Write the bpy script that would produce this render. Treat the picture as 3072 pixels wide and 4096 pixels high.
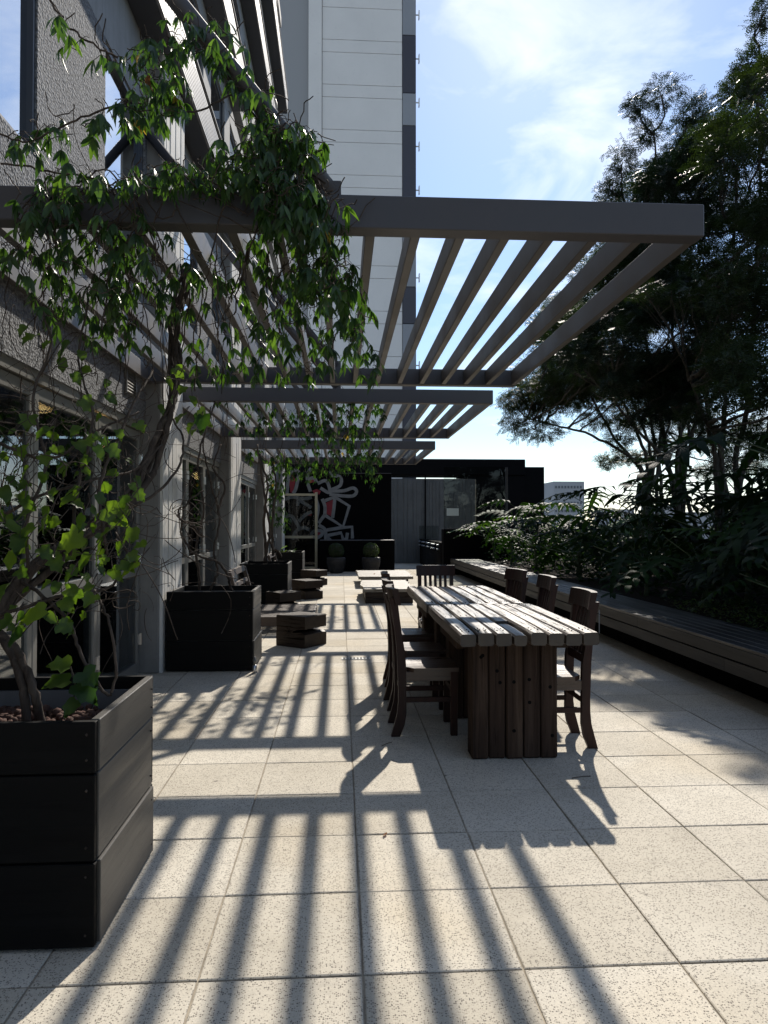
import bpy, math, random
import numpy as np
from mathutils import Vector, Matrix

for o in list(bpy.data.objects):
    bpy.data.objects.remove(o)
scene = bpy.context.scene
COL = scene.collection
random.seed(7)
rng = np.random.default_rng(11)

# ------------------------------------------------------------------ camera
CAM_H, FPX, YAW, PITCH = 1.4, 2900.0 / 3072 * 1659, 0.0596, 0.0172
cd = bpy.data.cameras.new('camera')
cam = bpy.data.objects.new('camera', cd)
COL.objects.link(cam)
cam.location = (0, 0, CAM_H)
cam.rotation_euler = (math.pi / 2 + PITCH, 0, -YAW)
cd.sensor_fit = 'VERTICAL'
cd.sensor_height = 36
cd.lens = 2900 / 4096 * 36
cd.clip_start = 0.05
cd.clip_end = 6000
scene.camera = cam

# ------------------------------------------------------------------ sun, sky, exposure
SUN = Vector((0.32, 1.15, 1.0)).normalized()
SUN_EL = math.asin(SUN.z)
SUN_AZ = math.atan2(SUN.x, SUN.y)
sl = bpy.data.lights.new('sun', 'SUN')
sl.energy = 4.05
sl.angle = math.radians(0.75)
sl.color = (1.0, 0.925, 0.82)
sun = bpy.data.objects.new('sun', sl)
COL.objects.link(sun)
sun.location = SUN * 60
sun.rotation_euler = SUN.to_track_quat('Z', 'Y').to_euler()

w = bpy.data.worlds.new('World')
scene.world = w
w.use_nodes = True
N, L = w.node_tree.nodes, w.node_tree.links
N.clear()
sky = N.new('ShaderNodeTexSky')
sky.sky_type = 'NISHITA'
sky.sun_disc = False
sky.sun_elevation = SUN_EL
sky.sun_rotation = SUN_AZ
sky.air_density = 1.1
sky.dust_density = 0.25
sky.ozone_density = 1.35
tc = N.new('ShaderNodeTexCoord')
mp = N.new('ShaderNodeMapping')
mp.inputs['Scale'].default_value = (1.6, 1.1, 3.4)
mp.inputs['Location'].default_value = (0.75, 0.4, 0.62)
n1 = N.new('ShaderNodeTexNoise')
n1.inputs['Scale'].default_value = 2.3
n1.inputs['Detail'].default_value = 9
n1.inputs['Roughness'].default_value = 0.56
n1.inputs['Distortion'].default_value = 0.7
rp = N.new('ShaderNodeValToRGB')
rp.color_ramp.elements[0].position = 0.47
rp.color_ramp.elements[1].position = 0.80
rp.color_ramp.elements[0].color = (0, 0, 0, 1)
rp.color_ramp.elements[1].color = (.9, .9, .9, 1)
mx = N.new('ShaderNodeMix')
mx.data_type = 'RGBA'
mx.inputs[7].default_value = (9.2, 9.4, 9.7, 1)
bg = N.new('ShaderNodeBackground')
bg.inputs['Strength'].default_value = 0.092
wo = N.new('ShaderNodeOutputWorld')
L.new(tc.outputs['Generated'], mp.inputs['Vector'])
L.new(mp.outputs['Vector'], n1.inputs['Vector'])
L.new(n1.outputs['Fac'], rp.inputs['Fac'])
L.new(rp.outputs['Color'], mx.inputs[0])
tint = N.new('ShaderNodeMix')
tint.data_type = 'RGBA'
tint.blend_type = 'MULTIPLY'
tint.inputs[0].default_value = 1.0
tint.inputs[7].default_value = (0.80, 0.885, 1.0, 1)
L.new(sky.outputs['Color'], tint.inputs[6])
L.new(tint.outputs[2], mx.inputs[6])
L.new(mx.outputs[2], bg.inputs['Color'])
L.new(bg.outputs['Background'], wo.inputs['Surface'])

vs = scene.view_settings
vs.view_transform = 'Standard'
vs.look = 'None'
vs.exposure = 0.7
vs.gamma = 1.0
vs.use_curve_mapping = False


# ------------------------------------------------------------------ helpers
def at(u, v, y):
    """point on the vertical plane at distance y seen at photograph pixel (u, v) of the 1659-wide view"""
    a = (u - 829.5) / FPX
    b = -(v - 1106) / FPX
    yy = math.cos(PITCH) - b * math.sin(PITCH)
    z = math.sin(PITCH) + b * math.cos(PITCH)
    X = a * math.cos(YAW) + yy * math.sin(YAW)
    Y = -a * math.sin(YAW) + yy * math.cos(YAW)
    t = y / Y
    return Vector((X * t, y, CAM_H + z * t))


def tag(o, label=None, cat=None, group=None, kind=None):
    if label: o['label'] = label
    if cat: o['category'] = cat
    if group: o['group'] = group
    if kind: o['kind'] = kind
    return o


def thing(name, loc=(0, 0, 0), rz=0.0, label=None, cat=None, group=None):
    o = bpy.data.objects.new(name, None)
    o.empty_display_size = 0.2
    COL.objects.link(o)
    o.location = loc
    o.rotation_euler = (0, 0, rz)
    return tag(o, label, cat, group)


def link(name, me, parent=None, loc=None):
    o = bpy.data.objects.new(name, me)
    COL.objects.link(o)
    if parent is not None:
        o.parent = parent
    if loc is not None:
        o.location = loc
    return o


def copy_tree(o, parent=None):
    c = o.copy()
    COL.objects.link(c)
    c.parent = parent
    for ch in list(o.children):
        copy_tree(ch, c)
    return c


class MB:
    """collects shapes for ONE mesh"""
    def __init__(s):
        s.v, s.f = [], []

    def add(s, vs_, fs_):
        n = len(s.v)
        s.v.extend([tuple(p) for p in vs_])
        s.f.extend([tuple(i + n for i in f) for f in fs_])
        return s

    def box(s, x0, x1, y0, y1, z0, z1, c=0.0):
        if c <= 0:
            v = [(x, y, z) for z in (z0, z1) for y in (y0, y1) for x in (x0, x1)]
            return s.add(v, [(0, 2, 3, 1), (4, 5, 7, 6), (0, 1, 5, 4), (2, 6, 7, 3), (0, 4, 6, 2), (1, 3, 7, 5)])
        # chamfered box: 24 verts
        cx, cy, cz = (x0 + x1) / 2, (y0 + y1) / 2, (z0 + z1) / 2
        hx, hy, hz = (x1 - x0) / 2, (y1 - y0) / 2, (z1 - z0) / 2
        v, idx = [], {}
        for a in (-1, 1):
            for b in (-1, 1):
                for d in (-1, 1):
                    for k in range(3):
                        p = [a * (hx - c), b * (hy - c), d * (hz - c)]
                        p[k] += c * (a, b, d)[k]
                        idx[(a, b, d, k)] = len(v)
                        v.append((cx + p[0], cy + p[1], cz + p[2]))
        f = []
        for a in (-1, 1):
            q = [idx[(a, b, d, 0)] for b, d in ((-1, -1), (1, -1), (1, 1), (-1, 1))]
            f.append(q if a > 0 else q[::-1])
            q = [idx[(b, a, d, 1)] for b, d in ((-1, -1), (1, -1), (1, 1), (-1, 1))]
            f.append(q[::-1] if a > 0 else q)
            q = [idx[(b, d, a, 2)] for b, d in ((-1, -1), (1, -1), (1, 1), (-1, 1))]
            f.append(q if a > 0 else q[::-1])
        for b in (-1, 1):
            for d in (-1, 1):
                f.append((idx[(-1, b, d, 1)], idx[(1, b, d, 1)], idx[(1, b, d, 2)], idx[(-1, b, d, 2)]))
                f.append((idx[(b, -1, d, 0)], idx[(b, 1, d, 0)], idx[(b, 1, d, 2)], idx[(b, -1, d, 2)]))
                f.append((idx[(b, d, -1, 0)], idx[(b, d, 1, 0)], idx[(b, d, 1, 1)], idx[(b, d, -1, 1)]))
        for a in (-1, 1):
            for b in (-1, 1):
                for d in (-1, 1):
                    f.append((idx[(a, b, d, 0)], idx[(a, b, d, 1)], idx[(a, b, d, 2)]))
        return s.add(v, f)

    def prism(s, prof, axis, a, b):
        """closed 2-D profile extruded along an axis: 'y' -> (x,z), 'x' -> (y,z), 'z' -> (x,y)"""
        n = len(prof)
        def P(p, t):
            if axis == 'y': return (p[0], t, p[1])
            if axis == 'x': return (t, p[0], p[1])
            return (p[0], p[1], t)
        v = [P(p, a) for p in prof] + [P(p, b) for p in prof]
        f = [tuple(range(n))[::-1], tuple(range(n, 2 * n))]
        f += [(i, (i + 1) % n, n + (i + 1) % n, n + i) for i in range(n)]
        return s.add(v, f)

    def tube(s, pts, r, n=6, cap=True):
        pts = [Vector(p) for p in pts]
        rs = r if isinstance(r, (list, tuple)) else [r] * len(pts)
        v, f = [], []
        up = Vector((0.31, 0.17, 0.93)).normalized()
        for i, p in enumerate(pts):
            t = (pts[min(i + 1, len(pts) - 1)] - pts[max(i - 1, 0)])
            t = t.normalized() if t.length > 1e-9 else Vector((0, 0, 1))
            if abs(t.dot(up)) > 0.97:
                up = Vector((1, 0.1, 0)).normalized()
            a = t.cross(up).normalized()
            b = t.cross(a)
            for k in range(n):
                g = 2 * math.pi * k / n
                v.append(p + (a * math.cos(g) + b * math.sin(g)) * rs[i])
        for i in range(len(pts) - 1):
            for k in range(n):
                f.append((i * n + k, i * n + (k + 1) % n, (i + 1) * n + (k + 1) % n, (i + 1) * n + k))
        if cap:
            f.append(tuple(range(n))[::-1])
            m = (len(pts) - 1) * n
            f.append(tuple(range(m, m + n)))
        return s.add(v, f)

    def lathe(s, prof, cx, cy, n=20):
        v, f = [], []
        for r, z in prof:
            for k in range(n):
                g = 2 * math.pi * k / n
                v.append((cx + r * math.cos(g), cy + r * math.sin(g), z))
        for i in range(len(prof) - 1):
            for k in range(n):
                f.append((i * n + k, i * n + (k + 1) % n, (i + 1) * n + (k + 1) % n, (i + 1) * n + k))
        f.append(tuple(range(n))[::-1])
        m = (len(prof) - 1) * n
        f.append(tuple(range(m, m + n)))
        return s.add(v, f)

    def mesh(s, name, mat, smooth=False):
        me = bpy.data.meshes.new(name)
        me.from_pydata(s.v, [], s.f)
        if mat: me.materials.append(mat)
        if smooth:
            me.polygons.foreach_set('use_smooth', [True] * len(me.polygons))
        me.validate()
        me.update()
        return me

    def build(s, name, mat, parent=None, smooth=False, world=False):
        """world=True: vertices are world coordinates, parent unrotated"""
        if world and parent is not None:
            off = Vector(parent.location)
            p = parent.parent
            while p is not None:
                off += Vector(p.location)
                p = p.parent
            s.v = [(a - off.x, b - off.y, c - off.z) for a, b, c in s.v]
        return link(name, s.mesh(name, mat, smooth), parent)


def np_mesh(name, V, F, mat, smooth=False):
    """quads from numpy arrays"""
    me = bpy.data.meshes.new(name)
    me.vertices.add(len(V))
    me.vertices.foreach_set('co', np.asarray(V, np.float32).ravel())
    k = F.shape[1]
    me.loops.add(F.size)
    me.loops.foreach_set('vertex_index', F.astype(np.int32).ravel())
    me.polygons.add(len(F))
    me.polygons.foreach_set('loop_start', np.arange(0, F.size, k, dtype=np.int32))
    me.polygons.foreach_set('loop_total', np.full(len(F), k, np.int32))
    if smooth:
        me.polygons.foreach_set('use_smooth', np.ones(len(F), bool))
    me.materials.append(mat)
    me.update(calc_edges=True)
    return me


# ------------------------------------------------------------------ materials
def mat(name, col, rough=0.6, metal=0.0, spec=0.5):
    m = bpy.data.materials.new(name)
    m.use_nodes = True
    b = m.node_tree.nodes['Principled BSDF']
    b.inputs['Base Color'].default_value = (*col, 1)
    b.inputs['Roughness'].default_value = rough
    b.inputs['Metallic'].default_value = metal
    b.inputs['Specular IOR Level'].default_value = spec
    return m


class NT:
    def __init__(s, m):
        s.t = m.node_tree
        s.b = s.t.nodes['Principled BSDF']
        s.out = s.t.nodes['Material Output']

    def n(s, typ, **kw):
        x = s.t.nodes.new(typ)
        for k, v in kw.items():
            if k in x.inputs: x.inputs[k].default_value = v
            else: setattr(x, k, v)
        return x

    def l(s, a, b):
        s.t.links.new(a, b)

    def coord(s, which='Object', scale=(1, 1, 1), rnd=False):
        c = s.n('ShaderNodeTexCoord')
        m = s.n('ShaderNodeMapping')
        m.inputs['Scale'].default_value = scale
        s.l(c.outputs[which], m.inputs['Vector'])
        if rnd:
            oi = s.n('ShaderNodeObjectInfo')
            mu = s.n('ShaderNodeMath', operation='MULTIPLY')
            mu.inputs[1].default_value = 37.0
            s.l(oi.outputs['Random'], mu.inputs[0])
            s.l(mu.outputs[0], m.inputs['Location'])
        return m.outputs['Vector']

    def noise(s, vec, scale, detail=6, rough=0.55, dist=0.0):
        x = s.n('ShaderNodeTexNoise')
        x.inputs['Scale'].default_value = scale
        x.inputs['Detail'].default_value = detail
        x.inputs['Roughness'].default_value = rough
        x.inputs['Distortion'].default_value = dist
        s.l(vec, x.inputs['Vector'])
        return x.outputs['Fac']

    def ramp(s, fac, stops):
        r = s.n('ShaderNodeValToRGB')
        e = r.color_ramp.elements
        while len(e) < len(stops): e.new(0.5)
        for i, (p, c) in enumerate(stops):
            e[i].position = p
            e[i].color = (*c, 1) if len(c) == 3 else c
        s.l(fac, r.inputs['Fac'])
        return r.outputs['Color']

    def mix(s, fac, a, b, mode='MIX'):
        m = s.n('ShaderNodeMix', data_type='RGBA', blend_type=mode)
        for k, x in ((0, fac), (6, a), (7, b)):
            if isinstance(x, (int, float)): m.inputs[k].default_value = x
            elif isinstance(x, tuple): m.inputs[k].default_value = (*x, 1)
            else: s.l(x, m.inputs[k])
        return m.outputs[2]

    def rand(s):
        return s.n('ShaderNodeObjectInfo').outputs['Random']

    def bump(s, h, strength=0.3, dist=0.01):
        b = s.n('ShaderNodeBump')
        b.inputs['Strength'].default_value = strength
        b.inputs['Distance'].default_value = dist
        s.l(h, b.inputs['Height'])
        s.l(b.outputs['Normal'], s.b.inputs['Normal'])

    def base(s, c):
        s.l(c, s.b.inputs['Base Color'])

    def roughness(s, c):
        s.l(c, s.b.inputs['Roughness'])


def m_paving():
    m = mat('exposed_aggregate', (.4, .38, .34), .85, spec=.25)
    t = NT(m)
    v = t.coord('Object', rnd=True)
    g = t.n('ShaderNodeNewGeometry').outputs['Position']
    vo = t.n('ShaderNodeTexVoronoi', feature='F1')
    vo.inputs['Scale'].default_value = 165
    t.l(v, vo.inputs['Vector'])
    sp = t.n('ShaderNodeSeparateColor')
    t.l(vo.outputs['Color'], sp.inputs[0])
    pick = t.ramp(sp.outputs[0], [(.60, (0, 0, 0)), (.66, (1, 1, 1))])
    core = t.ramp(vo.outputs['Distance'], [(.30, (1, 1, 1)), (.56, (0, 0, 0))])
    speck = t.mix(1.0, pick, core, 'MULTIPLY')
    fine = t.noise(v, 260, 3)
    big = t.noise(g, 1.3, 5, .6)
    stain = t.noise(g, .55, 3)
    base = t.ramp(big, [(.3, (.52, .478, .395)), (.7, (.68, .635, .54))])
    base = t.mix(t.ramp(stain, [(.52, (0, 0, 0)), (.72, (.55, .55, .55))]), base, (.56, .445, .27))
    base = t.mix(t.rand(), base, t.mix(1.0, base, (.80, .785, .755), 'MULTIPLY'))
    base = t.mix(t.ramp(fine, [(.35, (.30, .30, .30)), (.6, (0, 0, 0))]), base, (.18, .165, .15))
    dark = t.mix(sp.outputs[1], (.085, .077, .068), (.24, .212, .175))
    col = t.mix(speck, base, dark)
    dirt = t.noise(g, 7, 7, .7)
    col = t.mix(t.ramp(dirt, [(.56, (0, 0, 0)), (.8, (.45, .45, .45))]), col, (.17, .155, .135))
    # dirt gathered along the slab edges, broken up by noise
    xyz = t.n('ShaderNodeSeparateXYZ')
    t.l(g, xyz.inputs[0])
    ab = []
    for k, (o_, p_) in enumerate(((.0694, .5065), (2.2796, .5089))):
        q1 = t.n('ShaderNodeMath', operation='MULTIPLY_ADD')
        q1.inputs[1].default_value = 1 / p_
        q1.inputs[2].default_value = 40 - o_ / p_
        t.l(xyz.outputs[k], q1.inputs[0])
        q2 = t.n('ShaderNodeMath', operation='FRACT')
        t.l(q1.outputs[0], q2.inputs[0])
        q3 = t.n('ShaderNodeMath', operation='SUBTRACT')
        t.l(q2.outputs[0], q3.inputs[0])
        q3.inputs[1].default_value = .5
        q = t.n('ShaderNodeMath', operation='ABSOLUTE')
        t.l(q3.outputs[0], q.inputs[0])
        ab.append(q)
    mxn = t.n('ShaderNodeMath', operation='MAXIMUM')
    t.l(ab[0].outputs[0], mxn.inputs[0])
    t.l(ab[1].outputs[0], mxn.inputs[1])
    wob = t.n('ShaderNodeMath', operation='MULTIPLY_ADD')
    t.l(t.noise(g, 22, 5, .7), wob.inputs[0])
    wob.inputs[1].default_value = .05
    t.l(mxn.outputs[0], wob.inputs[2])
    edge = t.ramp(wob.outputs[0], [(.508, (0, 0, 0)), (.53, (.55, .55, .55))])
    col = t.mix(edge, col, (.20, .18, .15))
    blot = t.noise(g, 3.1, 8, .75, 1.2)
    col = t.mix(t.ramp(blot, [(.60, (0, 0, 0)), (.72, (.35, .35, .35))]), col, (.24, .215, .18))
    sv = t.n('ShaderNodeTexVoronoi', feature='F1')
    sv.inputs['Scale'].default_value = 2.3
    t.l(g, sv.inputs['Vector'])
    col = t.mix(t.ramp(sv.outputs['Distance'], [(.012, (.7, .7, .7)), (.035, (0, 0, 0))]), col, (.10, .09, .08))
    t.base(col)
    h = t.mix(.4, fine, speck)
    t.bump(h, .35, .003)
    return m


def m_wood(name, c1, c2, c3, axis, rough=.55, crack=.5, scale=1.0, spec=.5, tint=.35):
    m = mat(name, c1, rough, spec=spec)
    t = NT(m)
    sc = {'x': (.8, 14, 14), 'y': (14, .8, 14), 'z': (14, 14, .8)}[axis]
    v = t.coord('Object', tuple(a * scale for a in sc), rnd=True)
    g1 = t.noise(v, 1.5, 8, .65, .6)
    g2 = t.noise(v, 5.0, 6, .7, .55)
    col = t.ramp(g1, [(.28, c1), (.52, c2), (.75, c3)])
    nz = t.n('ShaderNodeSeparateXYZ')
    t.l(t.n('ShaderNodeTexCoord').outputs['Normal'], nz.inputs[0])
    na = t.n('ShaderNodeMath', operation='ABSOLUTE')
    t.l(nz.outputs['xyz'.index(axis)], na.inputs[0])
    end = t.ramp(na.outputs[0], [(.6, (0, 0, 0)), (.8, (1, 1, 1))])
    cr = t.ramp(g2, [(.36, (.0, .0, .0)), (.475, (1, 1, 1))])
    cr = t.mix(end, cr, (.9, .9, .9))
    plain = t.noise(t.coord('Object', (3, 3, 3), rnd=True), 2.0, 5, .6)
    ecol = t.ramp(plain, [(.3, tuple(.75 * x + .25 * y for x, y in zip(c1, c2))), (.7, tuple(.55 * x + .45 * y for x, y in zip(c1, c2)))])
    col = t.mix(end, col, ecol)
    col = t.mix(crack, col, t.mix(1.0, col, cr, 'MULTIPLY'))
    col = t.mix(t.rand(), col, t.mix(1.0, col, (1 - tint, 1 - tint, 1 - tint * .9), 'MULTIPLY'))
    t.base(col)
    rr = t.ramp(g1, [(.3, (rough - .12,) * 3), (.7, (rough + .15,) * 3)])
    t.roughness(rr)
    if crack > .5:
        sm_ = t.n('ShaderNodeMath', operation='MULTIPLY')
        t.l(cr, sm_.inputs[0])
        sm_.inputs[1].default_value = spec
        t.l(sm_.outputs[0], t.b.inputs['Specular IOR Level'])
    t.bump(t.mix(.6 if crack > .5 else .25, g1, cr), .45 if crack > .5 else .25, .006)
    return m


def m_painted(name, c, rough=.5, var=.25, scale=3.0, bump=.1, spec=.5):
    m = mat(name, c, rough, spec=spec)
    t = NT(m)
    v = t.coord('Object')
    a = t.noise(v, scale, 7, .6)
    b = t.noise(v, scale * 14, 4, .6)
    lo, hi = tuple(x * (1 - var) for x in c), tuple(x * (1 + var) for x in c)
    col = t.ramp(a, [(.3, lo), (.7, hi)])
    col = t.mix(t.ramp(b, [(.6, (0, 0, 0)), (.8, (.3, .3, .3))]), col, tuple(x * .6 for x in c))
    t.base(col)
    t.roughness(t.ramp(a, [(.3, (max(.05, rough - .1),) * 3), (.7, (rough + .1,) * 3)]))
    t.bump(b, bump, .003)
    return m


def m_concrete(name, c, streak=True, scale=1.0):
    m = mat(name, c, .85, spec=.25)
    t = NT(m)
    v = t.coord('Object', (scale,) * 3)
    a = t.noise(v, 2.2, 8, .65)
    st = t.noise(t.coord('Object', (9, 9, .7)), 1.0, 6, .7)
    f = t.noise(v, 90, 3)
    col = t.ramp(a, [(.3, tuple(x * .78 for x in c)), (.7, tuple(min(1, x * 1.15) for x in c))])
    col = t.mix(t.ramp(st, [(.5, (0, 0, 0)), (.75, (.55, .55, .55))]), col, tuple(x * .55 for x in c))
    t.base(col)
    t.bump(t.mix(.5, a, f), .3, .004)
    return m


def m_pebbledash(name='pebbledash', c=(.17, .175, .185)):
    m = mat(name, c, .9, spec=.2)
    t = NT(m)
    v = t.coord('Object')
    vo = t.n('ShaderNodeTexVoronoi', feature='F1')
    vo.inputs['Scale'].default_value = 62
    t.l(v, vo.inputs['Vector'])
    n = t.noise(v, 40, 4, .6)
    big = t.noise(v, .9, 5)
    col = t.ramp(n, [(.35, tuple(x * .6 for x in c)), (.65, tuple(x * 1.5 for x in c))])
    col = t.mix(t.ramp(big, [(.35, (.5, .5, .5)), (.65, (0, 0, 0))]), col, t.mix(1.0, col, (.75, .75, .75), 'MULTIPLY'))
    t.base(col)
    h = t.mix(.5, n, vo.outputs['Distance'])
    t.bump(h, .9, .03)
    return m


def m_glass(name='dark_glass', mirror=.09, through=.5, top=.95, gcol=(.9, .95, 1)):
    """window glass: mirror reflection by fresnel over a tinted see-through pane"""
    m = bpy.data.materials.new(name)
    m.use_nodes = True
    nt = m.node_tree
    nt.nodes.clear()
    out = nt.nodes.new('ShaderNodeOutputMaterial')
    gl = nt.nodes.new('ShaderNodeBsdfGlossy')
    gl.inputs['Roughness'].default_value = .015
    gl.inputs['Color'].default_value = (*gcol, 1)
    tr = nt.nodes.new('ShaderNodeBsdfTransparent')
    tr.inputs['Color'].default_value = (through, through * 1.02, through * 1.0, 1)
    fr = nt.nodes.new('ShaderNodeLayerWeight')
    fr.inputs['Blend'].default_value = .35
    mr = nt.nodes.new('ShaderNodeMapRange')
    mr.inputs['To Min'].default_value = mirror
    mr.inputs['To Max'].default_value = top
    nt.links.new(fr.outputs['Fresnel'], mr.inputs['Value'])
    mxs = nt.nodes.new('ShaderNodeMixShader')
    nt.links.new(mr.outputs['Result'], mxs.inputs[0])
    nt.links.new(tr.outputs[0], mxs.inputs[1])
    nt.links.new(gl.outputs[0], mxs.inputs[2])
    nt.links.new(mxs.outputs[0], out.inputs['Surface'])
    return m


def m_leaf(name, c1, c2, trans=.3, rough=.38, spec=.5, scale=9.0, tcol=None):
    m = mat(name, c1, rough, spec=spec)
    t = NT(m)
    g = t.n('ShaderNodeNewGeometry').outputs['Position']
    n = t.noise(g, scale, 3)
    r = t.rand()
    f = t.mix(.5, n, r)
    col = t.ramp(f, [(.32, c1), (.7, c2)])
    t.base(col)
    v = t.noise(t.coord('Object'), 60, 3)
    t.bump(v, .15, .003)
    tl = t.n('ShaderNodeBsdfTranslucent')
    if tcol:
        tl.inputs['Color'].default_value = (*tcol, 1)
    else:
        t.l(t.mix(1.0, col, (3.2, 3.3, .8), 'MULTIPLY'), tl.inputs['Color'])
    ms = t.n('ShaderNodeMixShader')
    ms.inputs[0].default_value = trans
    t.l(t.b.outputs[0], ms.inputs[1])
    t.l(tl.outputs[0], ms.inputs[2])
    t.l(ms.outputs[0], t.out.inputs['Surface'])
    return m


def m_bark(name, c1, c2):
    m = mat(name, c1, .9, spec=.2)
    t = NT(m)
    n = t.noise(t.coord('Object', (30, 30, 6)), 1.0, 6, .7, .8)
    t.base(t.ramp(n, [(.35, c1), (.65, c2)]))
    t.bump(n, .7, .01)
    return m


M = {}
M['paving'] = m_paving()
M['grout'] = m_painted('joint_mortar', (.30, .262, .205), .95, .4, 9, .5, spec=.1)
M['steel_paint'] = m_painted('pergola_paint', (.048, .045, .049), .5, .18, 2.0, .05)
M['slat_paint'] = m_painted('pergola_slat_paint', (.060, .052, .047), .50, .35, 3.0, .08, .8)
M['sleeper'] = m_wood('weathered_sleeper', (.030, .021, .015), (.105, .080, .060), (.205, .168, .135), 'y', .42, 1.0, .62, .5, .55)
M['sleeper_leg'] = m_wood('old_sleeper_leg', (.022, .013, .009), (.062, .038, .025), (.125, .085, .058), 'z', .75, .48, .8, .12, .6)
M['inset'] = m_wood('dark_inset_wood', (.03, .022, .016), (.06, .042, .03), (.09, .066, .048), 'y', .4, .5)
M['chair'] = m_wood('chair_wood', (.018, .007, .005), (.034, .013, .009), (.055, .022, .014), 'z', .5, .35, .8, .22, .3)
M['chair_seat'] = m_wood('chair_seat_wood', (.035, .018, .012), (.065, .036, .024), (.10, .06, .04), 'x', .33, .35, .8, .6, .3)
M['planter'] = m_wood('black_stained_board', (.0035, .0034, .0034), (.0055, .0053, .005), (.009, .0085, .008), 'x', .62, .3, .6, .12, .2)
M['planter_lit_side'] = m_wood('black_stained_board_lit_side', (.042, .040, .035), (.064, .059, .051), (.09, .082, .07), 'y', .45, .3, .6, .5, .2)  # same black stain, lightened to paint in the sheen off the sunlit floor
M['liner'] = m_concrete('planter_liner', (.14, .14, .14))
M['soil'] = m_painted('soil', (.018, .013, .010), .95, .5, 12, .8, spec=.1)
M['clay'] = m_painted('clay_pebble', (.075, .042, .033), .85, .45, 25, .5, spec=.2)
M['column'] = m_concrete('column_concrete', (.20, .195, .185))
M['strip'] = m_concrete('boardmarked_concrete', (.60, .585, .55))
M['dash'] = m_pebbledash()
M['facade_smooth'] = m_concrete('facade_concrete', (.26, .265, .27))
M['window_frame'] = m_painted('window_frame_paint', (.035, .037, .042), .4, .1)
M['door_frame'] = m_painted('door_frame_aluminium', (.16, .155, .14), .38, .12, 3)
M['ledge'] = m_painted('ledge_dark_cladding', (.05, .052, .06), .5, .12)
M['rib'] = m_painted('ribbed_cladding', (.24, .245, .26), .55, .1)
M['glass'] = m_glass('door_glass', mirror=.05, through=.55)
M['sky_glass'] = m_glass('upper_window_glass', mirror=.62, through=.25)
M['clear_glass'] = m_glass('clear_glass', mirror=.02, through=.8, top=.10, gcol=(.5, .52, .55))
M['steel'] = mat('brushed_steel', (.55, .55, .56), .3, 1.0)
M['brass'] = m_painted('champagne_metal', (.34, .30, .20), .35, .1)
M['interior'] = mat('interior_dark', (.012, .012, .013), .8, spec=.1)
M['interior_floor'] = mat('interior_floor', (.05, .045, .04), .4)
M['tower_panel'] = m_painted('tower_panel', (.74, .715, .68), .7, .05, .35, .02, spec=.2)
M['tower_joint'] = mat('tower_joint', (.32, .32, .32), .8)
M['tower_dark'] = m_painted('tower_dark_panel', (.045, .043, .055), .5, .08, .3)
M['tower_grey'] = m_painted('tower_grey_panel', (.26, .27, .29), .5, .08, .3)
M['black_wall'] = m_painted('black_render', (.0035, .0035, .004), .85, .2, 3, spec=.05)
M['mural_line'] = m_painted('mural_grey_paint', (.17, .175, .18), .7, .3, 6)
M['mural_red'] = m_painted('mural_red_paint', (.20, .012, .022), .7, .3, 6)
M['grey_board'] = m_concrete('grey_board_concrete', (.115, .122, .126))
M['pale'] = m_painted('pale_flashing', (.72, .75, .76), .5, .08)
M['dark_building'] = m_painted('dark_building_cladding', (.0035, .0037, .0045), .7, .2, .6, spec=.06)
M['bench_top'] = m_wood('bench_deck', (.010, .010, .012), (.016, .016, .018), (.026, .026, .027), 'y', .42, .35, .5, .45, .2)
M['bench_fascia'] = m_wood('bench_fascia_board', (.030, .027, .024), (.046, .042, .036), (.066, .060, .051), 'y', .6, .35, .5, .4, .25)
M['stool'] = m_wood('log_wood', (.016, .010, .007), (.034, .021, .014), (.062, .041, .028), 'x', .55, .6, .8, .25, .3)
M['slab'] = m_wood('slab_table_wood', (.12, .10, .075), (.23, .20, .16), (.34, .30, .245), 'x', .5, .6, .5, .5, .25)
M['teak'] = m_wood('slatted_seat_wood', (.045, .028, .019), (.075, .05, .035), (.11, .076, .055), 'x', .5, .4, .6, .5, .3)
M['vine_leaf'] = m_leaf('vine_leaf', (.010, .030, .013), (.055, .105, .028), .38, .40, .4)
M['broad_leaf'] = m_leaf('broad_vine_leaf', (.016, .040, .010), (.085, .135, .020), .46, .42, .35)
M['dry_leaf'] = m_leaf('dry_leaf', (.12, .055, .025), (.20, .10, .03), .35, .7, .2, 9, (.5, .22, .06))
M['yellow_leaf'] = m_leaf('yellow_leaf', (.22, .18, .03), (.30, .22, .04), .4, .5, .3, 9, (.6, .42, .05))
M['philo'] = m_leaf('philodendron_leaf', (.004, .012, .006), (.014, .036, .010), .22, .58, .12)
M['philo_light'] = m_leaf('philodendron_young_leaf', (.02, .045, .012), (.04, .08, .018), .3, .45, .25)
M['tree_leaf'] = m_leaf('tree_leaflet', (.008, .018, .010), (.028, .044, .018), .20, .48, .25, 3.0)
M['cover'] = m_leaf('ground_cover_leaf', (.03, .06, .02), (.09, .12, .04), .3, .45, .4)
M['bark'] = m_bark('vine_bark', (.028, .021, .017), (.085, .066, .053))
M['tree_bark'] = m_bark('tree_bark', (.025, .022, .019), (.10, .092, .08))
M['stem_green'] = m_painted('green_stem', (.045, .07, .025), .5, .3, 10)
M['topiary'] = m_leaf('box_ball_leaf', (.02, .035, .012), (.05, .075, .025), .2, .5, .3)
M['pot'] = m_painted('black_pot', (.015, .014, .015), .6, .2, 5)
M['far_wall'] = m_painted('far_building_wall', (.30, .31, .33), .8, .15, .05)
M['far_window'] = mat('far_building_window', (.07, .08, .10), .3)
M['far_tree'] = m_painted('far_foliage', (.045, .07, .035), .9, .4, .2, .5, spec=.1)
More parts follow.
